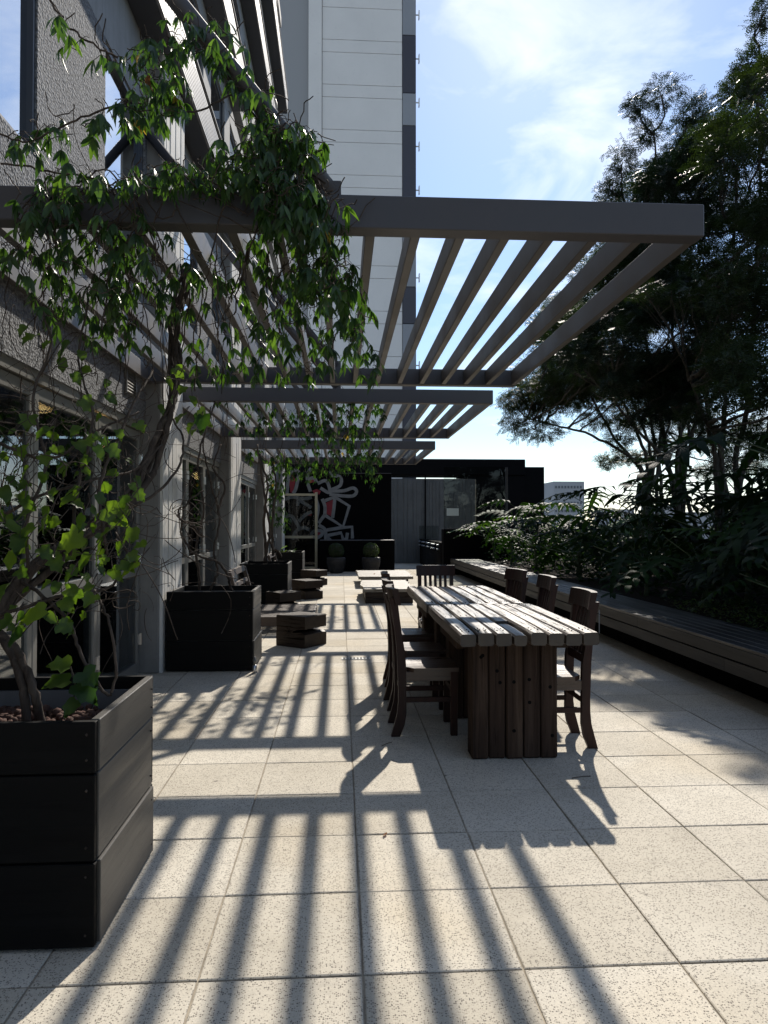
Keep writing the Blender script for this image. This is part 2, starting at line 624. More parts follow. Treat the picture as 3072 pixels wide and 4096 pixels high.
M['earth'] = m_painted('city_ground', (.16, .165, .16), .9, .3, .02, spec=.1)
M['parapet'] = m_painted('parapet_dark', (.02, .021, .023), .7, .2, 2)
M['paper'] = m_painted('paper_notice', (.5, .55, .53), .7, .04, 9)
M['drain_white'] = m_painted('drain_grate_white', (.55, .55, .52), .5, .1, 12)
M['black'] = mat('deep_black', (.004, .004, .004), .9, spec=.1)
M['cable'] = mat('grey_cable', (.30, .29, .27), .5)
lamp = mat('lamp_glow', (1, .7, .35), .5)
lamp.node_tree.nodes['Principled BSDF'].inputs['Emission Color'].default_value = (1, .62, .24, 1)
lamp.node_tree.nodes['Principled BSDF'].inputs['Emission Strength'].default_value = 7.0
M['lamp'] = lamp

# ------------------------------------------------------------------ ground, floor
MB().box(-4000, 4000, -300, 5000, -18.2, -18).build('ground', M['earth'])['kind'] = 'structure'

floor = MB().box(-2.6, 7.2, -6, 34, -.16, -.0055).build('floor', M['grout'])
floor['kind'] = 'structure'
MB().box(-3, 40, -6.5, 60, -18, -.17).build('terrace_podium', M['black_wall'])['kind'] = 'structure'

TX0, TY0, TSX, TSY = .0694, 2.2796, .5065, .5089
def tile_mb(ox=0, oy=0, oz=0, j=.0055, c=.004):
    m = MB()
    hx, hy = TSX / 2 - j / 2, TSY / 2 - j / 2
    v = []
    for zz, i in ((-.0052, 0), (-.0025, 0), (0, c)):
        v += [(ox - hx + i, oy - hy + i, oz + zz), (ox + hx - i, oy - hy + i, oz + zz), (ox + hx - i, oy + hy - i, oz + zz), (ox - hx + i, oy + hy - i, oz + zz)]
    f = [(8, 9, 10, 11)]
    for k in range(2):
        for i in range(4):
            f.append((k * 4 + i, k * 4 + (i + 1) % 4, k * 4 + 4 + (i + 1) % 4, k * 4 + 4 + i))
    m.add(v, f)
    return m
tiles = []
for r in range(-16, 62):
    for c in range(-5, 14):
        x, y = TX0 + (c + .5) * TSX, TY0 + (r + .5) * TSY
        if x < -1.95 or x > 3.6 or y > 33: continue
        tiles.append((x, y))
def in_view(x, y):
    if y < 1.75: return False
    u = 735 + x * 1566 / y
    return -200 < u < 1900
vis = sorted([t for t in tiles if in_view(*t) and t[0] < 3.35], key=lambda t: t[1])[:296]
tme = tile_mb().mesh('paving_slab', M['paving'])
vs_ = set(vis)
for x, y in vis:
    o = link('paving_slab', tme, floor, (x + random.uniform(-.0008, .0008), y + random.uniform(-.0008, .0008), random.uniform(-.0015, .0012)))
    o.rotation_euler = (random.uniform(-.002, .002), random.uniform(-.002, .002), random.choice((0, math.pi)) + random.uniform(-.003, .003))
    o.scale = (random.uniform(.9975, 1.001), random.uniform(.9975, 1.001), 1)
rest = MB()
for x, y in tiles:
    if (x, y) not in vs_:
        q = tile_mb(x, y, random.uniform(-.001, .001))
        rest.add(q.v, q.f)
o = rest.build('distant_paving', M['paving'], floor)
o['kind'] = 'stuff'

# floor drain
dr = thing('floor_drain', (.16, 7.58, .001), 0, 'small white metal drain grate with black slots set in the paving', 'drain')
m = MB()
m.box(-.15, .15, -.055, -.045, 0, .006).box(-.15, .15, .045, .055, 0, .006).box(-.15, -.14, -.045, .045, 0, .006).box(.14, .15, -.045, .045, 0, .006)
m.box(-.14, .14, -.006, .006, 0, .006)
for k in range(9):
    m.box(-.14 + k * .035 - .007, -.14 + k * .035 + .007, -.045, -.006, 0, .0055)
    m.box(-.14 + k * .035 - .007, -.14 + k * .035 + .007, .006, .045, 0, .0055)
m.build('grate', M['drain_white'], dr)
MB().box(-.145, .145, -.05, .05, 0, .002).build('pit', M['black'], dr)

# ------------------------------------------------------------------ restaurant facade (left)
WX, DX, CX = -1.84, -1.9, -1.68
bld = thing('restaurant_building', (WX, 9.0, 0), 0, 'grey pebbledash building with glass doors below and wide windows above, left of the terrace', 'building')
def bpart(name, mb, mt, smooth=False): return mb.build(name, M[mt], bld, smooth, world=True)
cols = [(1.2, 2.15), (6.95, 7.85), (11.25, 12.35), (16.2, 17.1), (21.2, 22.0)]
# lower lintel of pebbledash between the columns, upper wall panels and windows
for (a0, a1), (b0, b1) in zip(cols[:-1], cols[1:]):
    bpart('lintel', MB().box(WX - .35, WX, a1 + .002, b0 - .002, 2.34, 3.61), 'dash')
bpart('lintel', MB().box(WX - .35, WX, -6, 1.198, 2.34, 3.61), 'dash')
SILL, HEAD, SOFF = 3.61, 5.21, 5.91
piers = [(-6, -1.2), (.9, 2.4), (4.47, 5.73), (6.86, 7.95), (9.4, 10.4), (11.1, 12.5), (14.0, 15.0), (16.1, 17.3), (18.6, 19.4), (21.0, 22.2)]
for a, b in piers:
    bpart('pier', MB().box(WX - .35, WX, a, b, SILL + .002, HEAD - .002), 'dash')
bpart('wall', MB().box(WX - .35, WX, -6, 22.2, HEAD, SOFF), 'facade_smooth')
for (a, b), (c, d) in zip(piers[:-1], piers[1:]):
    f = bpart('window_frame', MB().box(WX - .125, WX - .012, b + .002, b + .035, SILL + .002, HEAD - .002).box(WX - .125, WX - .012, c - .035, c - .002, SILL + .002, HEAD - .002)
              .box(WX - .125, WX - .013, b + .034, c - .034, HEAD - .05, HEAD - .003).box(WX - .125, WX - .013, b + .034, c - .034, SILL + .003, SILL + .03), 'window_frame')
    g = MB().box(WX - .058, WX - .05, b + .034, c - .034, SILL + .03, HEAD - .05).build('pane', M['sky_glass'], f, world=False)
    g.data.transform(Matrix.Translation(-Vector(bld.location)))
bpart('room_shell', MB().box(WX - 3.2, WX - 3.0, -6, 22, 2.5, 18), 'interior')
# upper storeys: projecting ledges with ribbed faces and window bands
LX = -1.57
zs = [5.91, 8.40, 10.95, 13.5]
ends = [14.6, 12.3, 21.3, 21.3]
for i, z0 in enumerate(zs):
    e = ends[i]
    z1 = z0 + .45
    bpart('ledge', MB().box(WX + .002, LX - .03, -6, e, z0, z1 + .06), 'ledge')
    m = MB()
    for k in range(9):
        m.box(LX - .028, LX, -6, e - .003, z0 + .012 + k * .049, z0 + .047 + k * .049)
    bpart('ribbed_face', m, 'rib')
    bpart('ledge_cap', MB().box(WX + .003, LX + .012, -6, e + .01, z1 + .062, z1 + .085), 'facade_smooth')
    top = zs[i + 1] if i < 3 else 17
    bpart('upper_wall', MB().box(WX - .35, WX - .002, -6, 22.2, z1 + .09, z1 + .75), 'facade_smooth')
    bpart('upper_wall', MB().box(WX - .35, WX - .002, -6, 22.2, top - .32, top - .002 if i < 3 else top), 'facade_smooth')
    y = 1.0
    while y < 21:
        bpart('upper_pier', MB().box(WX - .35, WX - .004, y, y + .55, z1 + .752, top - .322), 'facade_smooth')
        f = bpart('window_frame', MB().box(WX - .12, WX - .03, y + .552, y + .6, z1 + .752, top - .322).box(WX - .12, WX - .03, y + 1.7, y + 1.748, z1 + .752, top - .322).box(WX - .119, WX - .031, y + .599, y + 1.701, z1 + .753, z1 + .80).box(WX - .119, WX - .031, y + .599, y + 1.701, top - .37, top - .323), 'window_frame')
        g = MB().box(WX - .05, WX - .044, y + .6, y + 1.7, z1 + .80, top - .37).build('pane', M['sky_glass'], f)
        g.data.transform(Matrix.Translation(-Vector(bld.location)))
        y += 1.75
# columns with board-marked side faces
for ci, (a, b) in enumerate(cols):
    c = bpart('column', MB().box(-2.15, CX - .03, a, b, 0, 5.905, .01), 'column')
    n = 11
    wdt = (b - a - .05) / n
    for k in range(n):
        y0 = a + .025 + k * wdt
        zsplit = random.uniform(.6, 4.6)
        for (z0, z1) in ((.0, zsplit - .004), (zsplit + .004, 5.9)):
            q = MB().box(CX - .029, CX + random.uniform(-.006, .003), y0 + .003, y0 + wdt - .004, z0, z1).build('strip', M['strip'], c)
            q.data.transform(Matrix.Translation(-Vector(bld.location)))
# rough corner where columns meet the lintel is left open; glass folding doors in each bay
def door_bay(y0, y1, n):
    bpart('door_head', MB().box(DX - .06, DX + .045, y0 + .003, y1 - .003, 2.27, 2.338), 'door_frame')
    wd = (y1 - y0 - .06) / n
    for k in range(n):
        a, b = y0 + .03 + k * wd + .006, y0 + .03 + (k + 1) * wd - .006
        m = MB()
        m.box(DX - .025, DX + .025, a, a + .065, .012, 2.262, .004).box(DX - .025, DX + .025, b - .065, b, .012, 2.262, .004)
        m.box(DX - .023, DX + .023, a + .066, b - .066, 2.18, 2.26).box(DX - .023, DX + .023, a + .066, b - .066, .014, .12)
        m.box(DX - .023, DX + .023, a + .066, b - .066, .93, 1.0)
        d = bpart('glass_door', m, 'door_frame')
        g = MB().box(DX - .006, DX + .006, a + .064, b - .064, .118, .932).box(DX - .006, DX + .006, a + .064, b - .064, .998, 2.182).build('pane', M['glass'], d)
        g.data.transform(Matrix.Translation(-Vector(bld.location)))
        for z in (.28, 1.02, 1.95):
            h = MB()
            h.tube([(DX + .035, b + .006, z), (DX + .035, b + .006, z + .05)], .012, 8).tube([(DX + .035, b + .006, z + .055), (DX + .035, b + .006, z + .105)], .012, 8)
            h.box(DX + .02, DX + .034, b - .04, b + .05, z + .005, z + .1)
            h.build('hinge', M['steel'], d, world=True)
door_bay(2.16, 6.94, 4)
door_bay(7.86, 11.24, 3)
door_bay(12.36, 16.19, 3)
door_bay(17.11, 21.19, 3)
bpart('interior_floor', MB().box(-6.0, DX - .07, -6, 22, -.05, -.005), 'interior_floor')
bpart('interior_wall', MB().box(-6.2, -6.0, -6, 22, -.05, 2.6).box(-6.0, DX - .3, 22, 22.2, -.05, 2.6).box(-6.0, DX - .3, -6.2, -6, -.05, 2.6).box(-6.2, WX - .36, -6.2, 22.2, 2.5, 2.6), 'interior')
# vent grille on the lintel
v = bpart('vent_grille', MB().box(WX + .002, WX + .02, 6.28, 6.30, 2.53, 2.76).box(WX + .002, WX + .02, 6.56, 6.58, 2.53, 2.76).box(WX + .002, WX + .006, 6.3, 6.56, 2.53, 2.76), 'door_frame')
m = MB()
for k in range(8):
    z = 2.545 + k * .027
    m.add([(WX + .006, 6.30, z + .02), (WX + .006, 6.56, z + .02), (WX + .022, 6.56, z), (WX + .022, 6.30, z)], [(0, 1, 2, 3), (3, 2, 1, 0)])
q = m.build('louvre', M['door_frame'], v)
q.data.transform(Matrix.Translation(-Vector(bld.location)))
# pendant lamps glowing inside
for (x, y, z, lb) in ((*at(97, 880, 5.8), 'glowing globe lamp hanging behind the nearest glass doors'), (*at(213, 961, 7.2), 'smaller glowing lamp deeper inside behind the nearest glass doors'),
                      (*at(428, 1029, 12.2), 'warm lamp glowing behind the glass between the first and second columns')):
    t = thing('pendant_lamp', (x, y, z), 0, lb, 'lamp', 'pendant lamps inside the restaurant')
    MB().lathe([(.005, -.05), (.05, -.03), (.062, .01), (.045, .05), (.012, .07)], 0, 0, 12).build('bulb', M['lamp'], t, True)
    MB().tube([(0, 0, .068), (0, 0, 2.5 - z)], .005, 5).build('cord', M['black'], t)

# ------------------------------------------------------------------ pergolas
PZ0, PZ1 = 2.73, 2.88
PR = 1.675
def pergola(yf, yr, label):
    t = thing('pergola', (0, yf, 0), 0, label, 'pergola', 'steel pergolas along the facade')
    d = yr - yf
    MB().box(WX + .004, PR, 0, .10, PZ0, PZ1, .004).build('front_beam', M['steel_paint'], t)
    MB().box(WX + .004, PR, d, d + .10, PZ0, PZ1, .004).build('rear_beam', M['steel_paint'], t)
    MB().box(PR - .045, PR - .002, .101, d - .001, PZ0 + .004, PZ1 - .004, .003).build('end_beam', M['slat_paint'], t)
    MB().box(WX + .004, WX + .05, .101, d - .001, PZ0 + .004, PZ1 - .004, .003).build('wall_beam', M['slat_paint'], t)
    sm = MB().box(-.0225, .0225, .101, d - .001, PZ0 + .006, PZ1 - .012, .003).mesh('slat', M['slat_paint'])
    x = 1.40
    while x > WX + .1:
        link('slat', sm, t, (x, 0, 0))
        x -= .211
    for yy in (.05, d + .05):
        p0, p1 = Vector((-.04, yy, PZ1 + .02)), Vector((WX + .01, yy, PZ1 + 2.22))
        MB().tube([p0, p1], .042, 12).build('strut', M['steel_paint'], t, True)
        MB().box(p0.x - .05, p0.x + .04, yy - .03, yy + .03, PZ1, PZ1 + .07).build('strut_bracket', M['steel_paint'], t)
    return t
pergola(3.23, 6.84, 'nearest grey steel pergola with the deepest beam at the top, overgrown by vine at left')
pergola(7.88, 11.07, 'middle grey steel pergola between the nearest and the farthest one')
pergola(12.77, 15.95, 'farthest grey steel pergola in front of the black mural wall')

# ------------------------------------------------------------------ tower and far buildings
TY = 48.0
tw = thing('tower', (3.0, TY, 0), 0, 'tall white panelled tower with a dark and grey side strip, behind the pergolas', 'building')
def tx(u): return at(u, 1000, TY).x
xa, xb, xc, xd, xe = tx(560), tx(665), tx(694), tx(870), tx(899)
def tp(name, mb, mt): return mb.build(name, M[mt], tw, world=True)
tp('core', MB().box(xa, xe - .02, TY + .2, TY + 9, -18, 42), 'tower_joint')
zj = []
zz = at(800, 212, TY).z
per = at(800, 212, TY).z - at(800, 309, TY).z
z = zz - 12 * per
while z < 42:
    lo, hi = z, z + .28 * per
    tp('panel', MB().box(xc + .03, xd - .03, TY, TY + .22, lo + .012, hi - .012, .01), 'tower_panel')
    tp('panel', MB().box(xc + .03, xd - .03, TY, TY + .22, hi + .012, lo + per - .012, .01), 'tower_panel')
    tp('recessed_panel', MB().box(xa, xb - .02, TY + 1.2, TY + 1.4, lo + .012, lo + per - .012, .01), 'tower_grey')
    z += per
tp('corner_column', MB().box(xb, xc, TY - .12, TY + 1.5, -18, 42, .02), 'tower_panel')
edges = [(-30, 77, 'tower_grey'), (77, 202, 'tower_dark'), (202, 272, 'tower_grey'), (272, 505, 'tower_dark'), (505, 620, 'tower_grey'), (620, 700, 'tower_dark'), (700, 810, 'tower_grey'), (810, 1130, 'tower_dark')]
for a, b, mt in edges:
    tp('side_panel', MB().box(xd, xe, TY - .05, TY + .3, at(885, b, TY).z + .02, at(885, a, TY).z - .02, .01), mt)
vv = 28
while vv < 900:
    p = at(899, vv, TY)
    k = MB().tube([(xe, TY + .2, p.z), (xe + .22, TY + .2, p.z)], .045, 8).box(xe + .2, xe + .27, TY + .05, TY + .35, p.z - .28, p.z + .28, .02)
    tp('standoff', k, 'pale')
    vv += 95

db = thing('low_dark_building', (2, 34, 0), 0, 'low black building with a flat roof behind the far end wall', 'building')
def dbp(name, mb, mt): return mb.build(name, M[mt], db, world=True)
dbp('roof', MB().box(-8, at(1135, 1000, 34).x, 34, 36, at(900, 1026, 34).z, at(900, 991, 34).z, .03), 'dark_building')
dbp('wall', MB().box(-8, at(846, 1000, 34).x, 34.1, 40, -1, at(900, 1026, 34).z - .003), 'dark_building')
dbp('wall', MB().box(at(1012, 1000, 34).x, at(1135, 1000, 34).x, 34.1, 40, -1, at(900, 1026, 34).z - .003), 'dark_building')
dbp('side_block', MB().box(at(1135, 1000, 34).x + .01, at(1178, 1000, 34).x, 34.2, 40, -1, at(1150, 1008, 34).z), 'dark_building')
fb = thing('far_apartment_block', (0, 260, -18), 0, 'pale apartment block far away on the horizon behind the shrubs', 'building')
p0, p1 = at(1196, 1040, 260), at(1262, 1040, 260)
MB().box(p0.x, p1.x, 260, 275, -18, p0.z).build('wall', M['far_wall'], fb, world=True)
m = MB()
for k in range(6):
    for j in range(9):
        x = p0.x + .5 + j * (p1.x - p0.x - 1) / 9
        z = p0.z - 1.6 - k * 2.9
        m.box(x, x + .7, 259.9, 259.98, z - .9, z)
q = m.build('window', M['far_window'], fb, world=True)
q['kind'] = 'stuff'
for i, (u, v, y, wpx, lb) in enumerate(((1340, 1100, 420, 60, 'low hazy grey building on the skyline left of the trunks'), (1440, 1092, 380, 44, 'hazy grey block on the skyline between the trunks'),
                                        (1530, 1106, 350, 90, 'wide hazy roofline at the right edge of the skyline'), (1150, 1085, 300, 40, 'small hazy block beside the low dark building'))):
    t = thing('far_building', (0, y, -18), 0, lb, 'building', 'far buildings on the skyline')
    a, b = at(u - wpx / 2, v, y), at(u + wpx / 2, v, y)
    MB().box(a.x, b.x, y, y + 20, -18, a.z).build('wall', M['far_wall'], t, world=True)
    m = MB()
    for k in range(3):
        for j in range(8):
            x = a.x + (b.x - a.x) * (j + .25) / 8
            m.box(x, x + (b.x - a.x) / 18, y - .12, y - .04, a.z - 2.6 - k * 3.2, a.z - 1.2 - k * 3.2)
    m.build('window', M['far_window'], t, world=True)['kind'] = 'stuff'
# a belt of distant trees seen through the shrubs
tv, tf = [], []
m = MB()
for k in range(70):
    x = random.uniform(20, 150)
    y = random.uniform(70, 160)
    r = random.uniform(2.5, 6)
    zc = -18 + random.uniform(9, 16)
    pts = []
    for a in range(5):
        for b in range(8):
            th, ph = math.pi * (a + .5) / 5, 2 * math.pi * b / 8
            rr = r * random.uniform(.8, 1.2)
            pts.append((x + rr * math.sin(th) * math.cos(ph), y + rr * math.sin(th) * math.sin(ph), zc + rr * math.cos(th)))
    fs = [(a * 8 + b, a * 8 + (b + 1) % 8, (a + 1) * 8 + (b + 1) % 8, (a + 1) * 8 + b) for a in range(4) for b in range(8)] + [tuple(range(8)), tuple(range(32, 40))]
    m.add(pts, fs)
q = m.build('distant_wood', M['far_tree'], None, True)
tag(q, 'green belt of distant trees below the terrace, seen through the shrubs', 'trees', None, 'stuff')
# ------------------------------------------------------------------ planters
def planter(x0, x1, y0, y1, h, label, liner=True, rim_pale=False):
    t = thing('planter_box', ((x0 + x1) / 2, (y0 + y1) / 2, 0), 0, label, 'planter', 'black timber planters along the facade')
    hs = [.0, .288 * h / .755, .578 * h / .755, h]
    th = .028
    X0, X1, Y0, Y1 = x0, x1, y0, y1
    for k in range(3):
        z0, z1 = hs[k] + (.012 if k == 0 else .0035), hs[k + 1] - .0035
        p = (.009, .0, .003)[k] + random.uniform(-.0015, .0015)
        MB().box(X0 + .004, X1 - .004 + p * .3, Y0 - p * .4, Y0 + th, z0, z1, .003).build('board', M['planter'], t, world=True)
        MB().box(X0 + .004, X1 - .004, Y1 - th, Y1, z0, z1, .003).build('board', M['planter'], t, world=True)
        MB().box(X1 - th, X1 + p, Y0 + th + .001, Y1 - th - .001, z0, z1 + (.002 if k else 0), .003).build('board', M['planter_lit_side'], t, world=True)
        MB().box(X0, X0 + th, Y0 + th + .001, Y1 - th - .001, z0, z1, .003).build('board', M['planter_lit_side'], t, world=True)
    sc_ = MB()
    for k in range(3):
        for zq in (hs[k] + .05, hs[k + 1] - .05):
            for xq in (X1 - .03,):
                sc_.tube([(xq, Y0 - .0045, zq + random.uniform(-.01, .01)), (xq, Y0 + .004, zq)], .004, 6)
            for yq in (Y1 - .06,):
                sc_.tube([(X1 + .0100, yq, zq), (X1 - .004, yq, zq)], .004, 6)
    sc_.build('screw', M['bark'], t, world=True)['kind'] = 'stuff'
    m = MB()
    a, b, c, d, zz = X0 + th + .002, X1 - th - .002, Y0 + th + .002, Y1 - th - .002, h - .055
    m.box(a, b, c, c + .02, .02, zz - .03).box(a, b, d - .02, d, .02, zz).box(a, a + .02, c + .021, d - .021, .02, zz).box(b - .02, b, c + .021, d - .021, .02, zz - .03)
    m.build('liner', M['liner'], t, world=True)
    MB().box(a + .021, b - .021, c + .021, d - .021, .02, h - .16).build('soil', M['soil'], t, world=True)
    return t
P1 = planter(-1.63, -.805, 2.457, 3.20, .752, 'nearest black timber planter filled with brown clay pebbles, at the left edge')
P2 = planter(-1.655, -.836, 7.004, 7.73, .762, 'black timber planter beside the first concrete column, a spike light at its corner')
P3 = planter(-1.66, -.868, 12.0, 12.95, .757, 'black timber planter between the two slatted seats')
P4 = planter(-1.66, -.89, 17.0, 18.05, .755, 'farthest black timber planter in front of the glass entrance door')
# clay pebbles in the nearest planter
def blob(seed, r):
    rr = random.Random(seed)
    v, f = [], []
    n = 6
    for a in range(1, 4):
        th = math.pi * a / 4
        for k in range(n):
            q = r * rr.uniform(.86, 1.1)
            v.append((q * math.sin(th) * math.cos(2 * math.pi * k / n), q * math.sin(th) * math.sin(2 * math.pi * k / n), q * .82 * math.cos(th)))
    top, bot = len(v), len(v) + 1
    v += [(0, 0, r * .85), (0, 0, -r * .85)]
    for k in range(n):
        f.append((top, k, (k + 1) % n))
        f.append((bot, 2 * n + (k + 1) % n, 2 * n + k))
        for a in range(2):
            f.append((a * n + k, (a + 1) * n + k, (a + 1) * n + (k + 1) % n, a * n + (k + 1) % n))
    m = MB()
    m.add(v, f)
    return m.mesh('clay_pebble', M['clay'], True)
peb = [blob(s, .0165) for s in range(4)]
cnt = 0
L1 = Vector(P1.location)
yy = 2.52
while yy < 3.14 and cnt < 296:
    xx = -1.33 + random.uniform(0, .02)
    while xx < -.87 and cnt < 296:
        o = link('clay_pebble', random.choice(peb), P1, (xx + random.uniform(-.007, .007) - L1.x, yy + random.uniform(-.007, .007) - L1.y, .628 + random.uniform(-.012, .016)))
        o.rotation_euler = (random.uniform(0, 6), random.uniform(0, 6), random.uniform(0, 6))
        s = random.uniform(.72, 1.3)
        o.scale = (s, s, s)
        cnt += 1
        xx += .031
    yy += .030
m = MB()
for k in range(240):
    x, y = random.uniform(-1.58, -1.34), random.uniform(2.5, 3.15)
    m.lathe([(.004, -.012), (.016, 0), (.010, .012)], x, y, 5)
    n = len(m.v) - 15
    m.v[n:] = [(a, b, c + .628) for a, b, c in m.v[n:]]
o = m.build('pebble_fill', M['clay'], P1, world=True)
o['kind'] = 'stuff'
MB().box(-1.57, -.87, 2.50, 3.16, .58, .618).build('pebble_bed', M['clay'], P1, world=True)
# spike light at the corner of the second planter
t = thing('spike_light', (-.81, 6.93, 0), 0, 'small metal spike light on the paving at a planter corner', 'light')
MB().lathe([(.022, 0), (.024, .004), (.021, .07), (.016, .075)], 0, 0, 12).build('sleeve', M['steel'], t, True)
MB().lathe([(.012, .074), (.013, .1), (.018, .105), (.018, .125), (.011, .13), (.009, .15)], 0, 0, 10).build('head', M['door_frame'], t, True)

# ------------------------------------------------------------------ sleeper tables
def plank_mb(x0, x1, y0, y1, z0, z1, seed):
    """rounded, slightly uneven timber along y"""
    rr = random.Random(seed)
    n = 7
    c = .010
    v, f = [], []
    for i in range(n):
        y = y0 + (y1 - y0) * i / (n - 1)
        d = [rr.uniform(-.0022, .0022) for _ in range(8)]
        e = .004 if i in (0, n - 1) else 0
        pr = [(x0 + c, z0), (x1 - c, z0), (x1, z0 + c), (x1, z1 - c), (x1 - c, z1), (x0 + c, z1), (x0, z1 - c), (x0, z0 + c)]
        xm, zm = (x0 + x1) / 2, (z0 + z1) / 2
        for k, (px, pz) in enumerate(pr):
            v.append((px + d[k] - math.copysign(e, px - xm), y, pz + d[(k + 3) % 8] * .6 - math.copysign(e, pz - zm)))
    for i in range(n - 1):
        for k in range(8):
            f.append((i * 8 + k, i * 8 + (k + 1) % 8, (i + 1) * 8 + (k + 1) % 8, (i + 1) * 8 + k))
    f.append(tuple(range(8)))
    f.append(tuple(range((n - 1) * 8, n * 8))[::-1])
    # flip to outward
    f = [q[::-1] for q in f]
    return MB().add(v, f)
def sleeper_table(y0, y1, x0, x1, zt, leg_ys, label, cut=False):
    t = thing('sleeper_table', ((x0 + x1) / 2, (y0 + y1) / 2, 0), 0, label, 'table', 'weathered sleeper tables set end to end')
    n = 8
    wd = (x1 - x0) / n
    for k in range(n):
        a, b = x0 + k * wd + .002, x0 + (k + 1) * wd - .003
        ya, yb = y0 + random.uniform(-.003, .003), y1 - random.uniform(0, .008)
        dz = random.uniform(-.004, .004)
        if cut and k == 3:
            plank_mb(a, b, y0 + .50, yb, zt - .079, zt + dz, k).build('plank', M['sleeper'], t, world=True)
            tag(plank_mb(a + .003, b - .012, ya, y0 + .485, zt - .079, zt - .012, 77).build('plank', M['inset'], t, world=True), 'shorter darker inset plank, set lower than the others')
        else:
            plank_mb(a, b, ya, yb, zt - .079 + dz * .5, zt + dz, k * 7 + int(y0 * 10)).build('plank', M['sleeper'], t, world=True)
        bm_ = MB()
        for yy in (ya + .10, ya + .16, (ya + yb) / 2, yb - .12):
            for xx in (a + .028, b - .03):
                bm_.tube([(xx, yy + random.uniform(-.02, .02), zt + dz - .004), (xx, yy, zt + dz + .0006)], .0036, 6)
        if not (cut and k == 3):
            bm_.build('bolt_head', M['black'], t, world=True)['kind'] = 'stuff'
    for j, ly in enumerate(leg_ys):
        lx0, lx1 = x0 + .112, x1 - .165
        w5 = (lx1 - lx0) / 5
        for k in range(5):
            a, b = lx0 + k * w5 + .002, lx0 + (k + 1) * w5 - .003
            dy = random.uniform(-.006, .006)
            g = MB().box(a, b, ly + dy, ly + .15 + dy, .004, zt - .081, .008)
            leg = g.build('leg_timber', M['sleeper_leg'], t, world=True)
            hm = MB()
            if j == 0:
                for _ in range(2):
                    cx, cz = random.uniform(a + .03, b - .03), random.uniform(.08, .62)
                    hm.tube([(cx, ly + dy - .0012, cz), (cx, ly + dy + .01, cz)], .011, 10)
                hm.build('bolt_hole', M['black'], leg, world=True)['kind'] = 'stuff'
    MB().box(x0 + .05, x1 - .05, leg_ys[0] + .16, leg_ys[-1] - .01, zt - .16, zt - .082).build('apron', M['sleeper_leg'], t, world=True)
sleeper_table(4.03, 5.545, .665, 1.465, .792, (4.295, 5.2), 'nearest weathered sleeper table with a thick plank leg block facing the camera', True)
sleeper_table(5.58, 7.22, .655, 1.44, .788, (5.8, 6.72), 'farther weathered sleeper table, butted against the end of the nearer one')

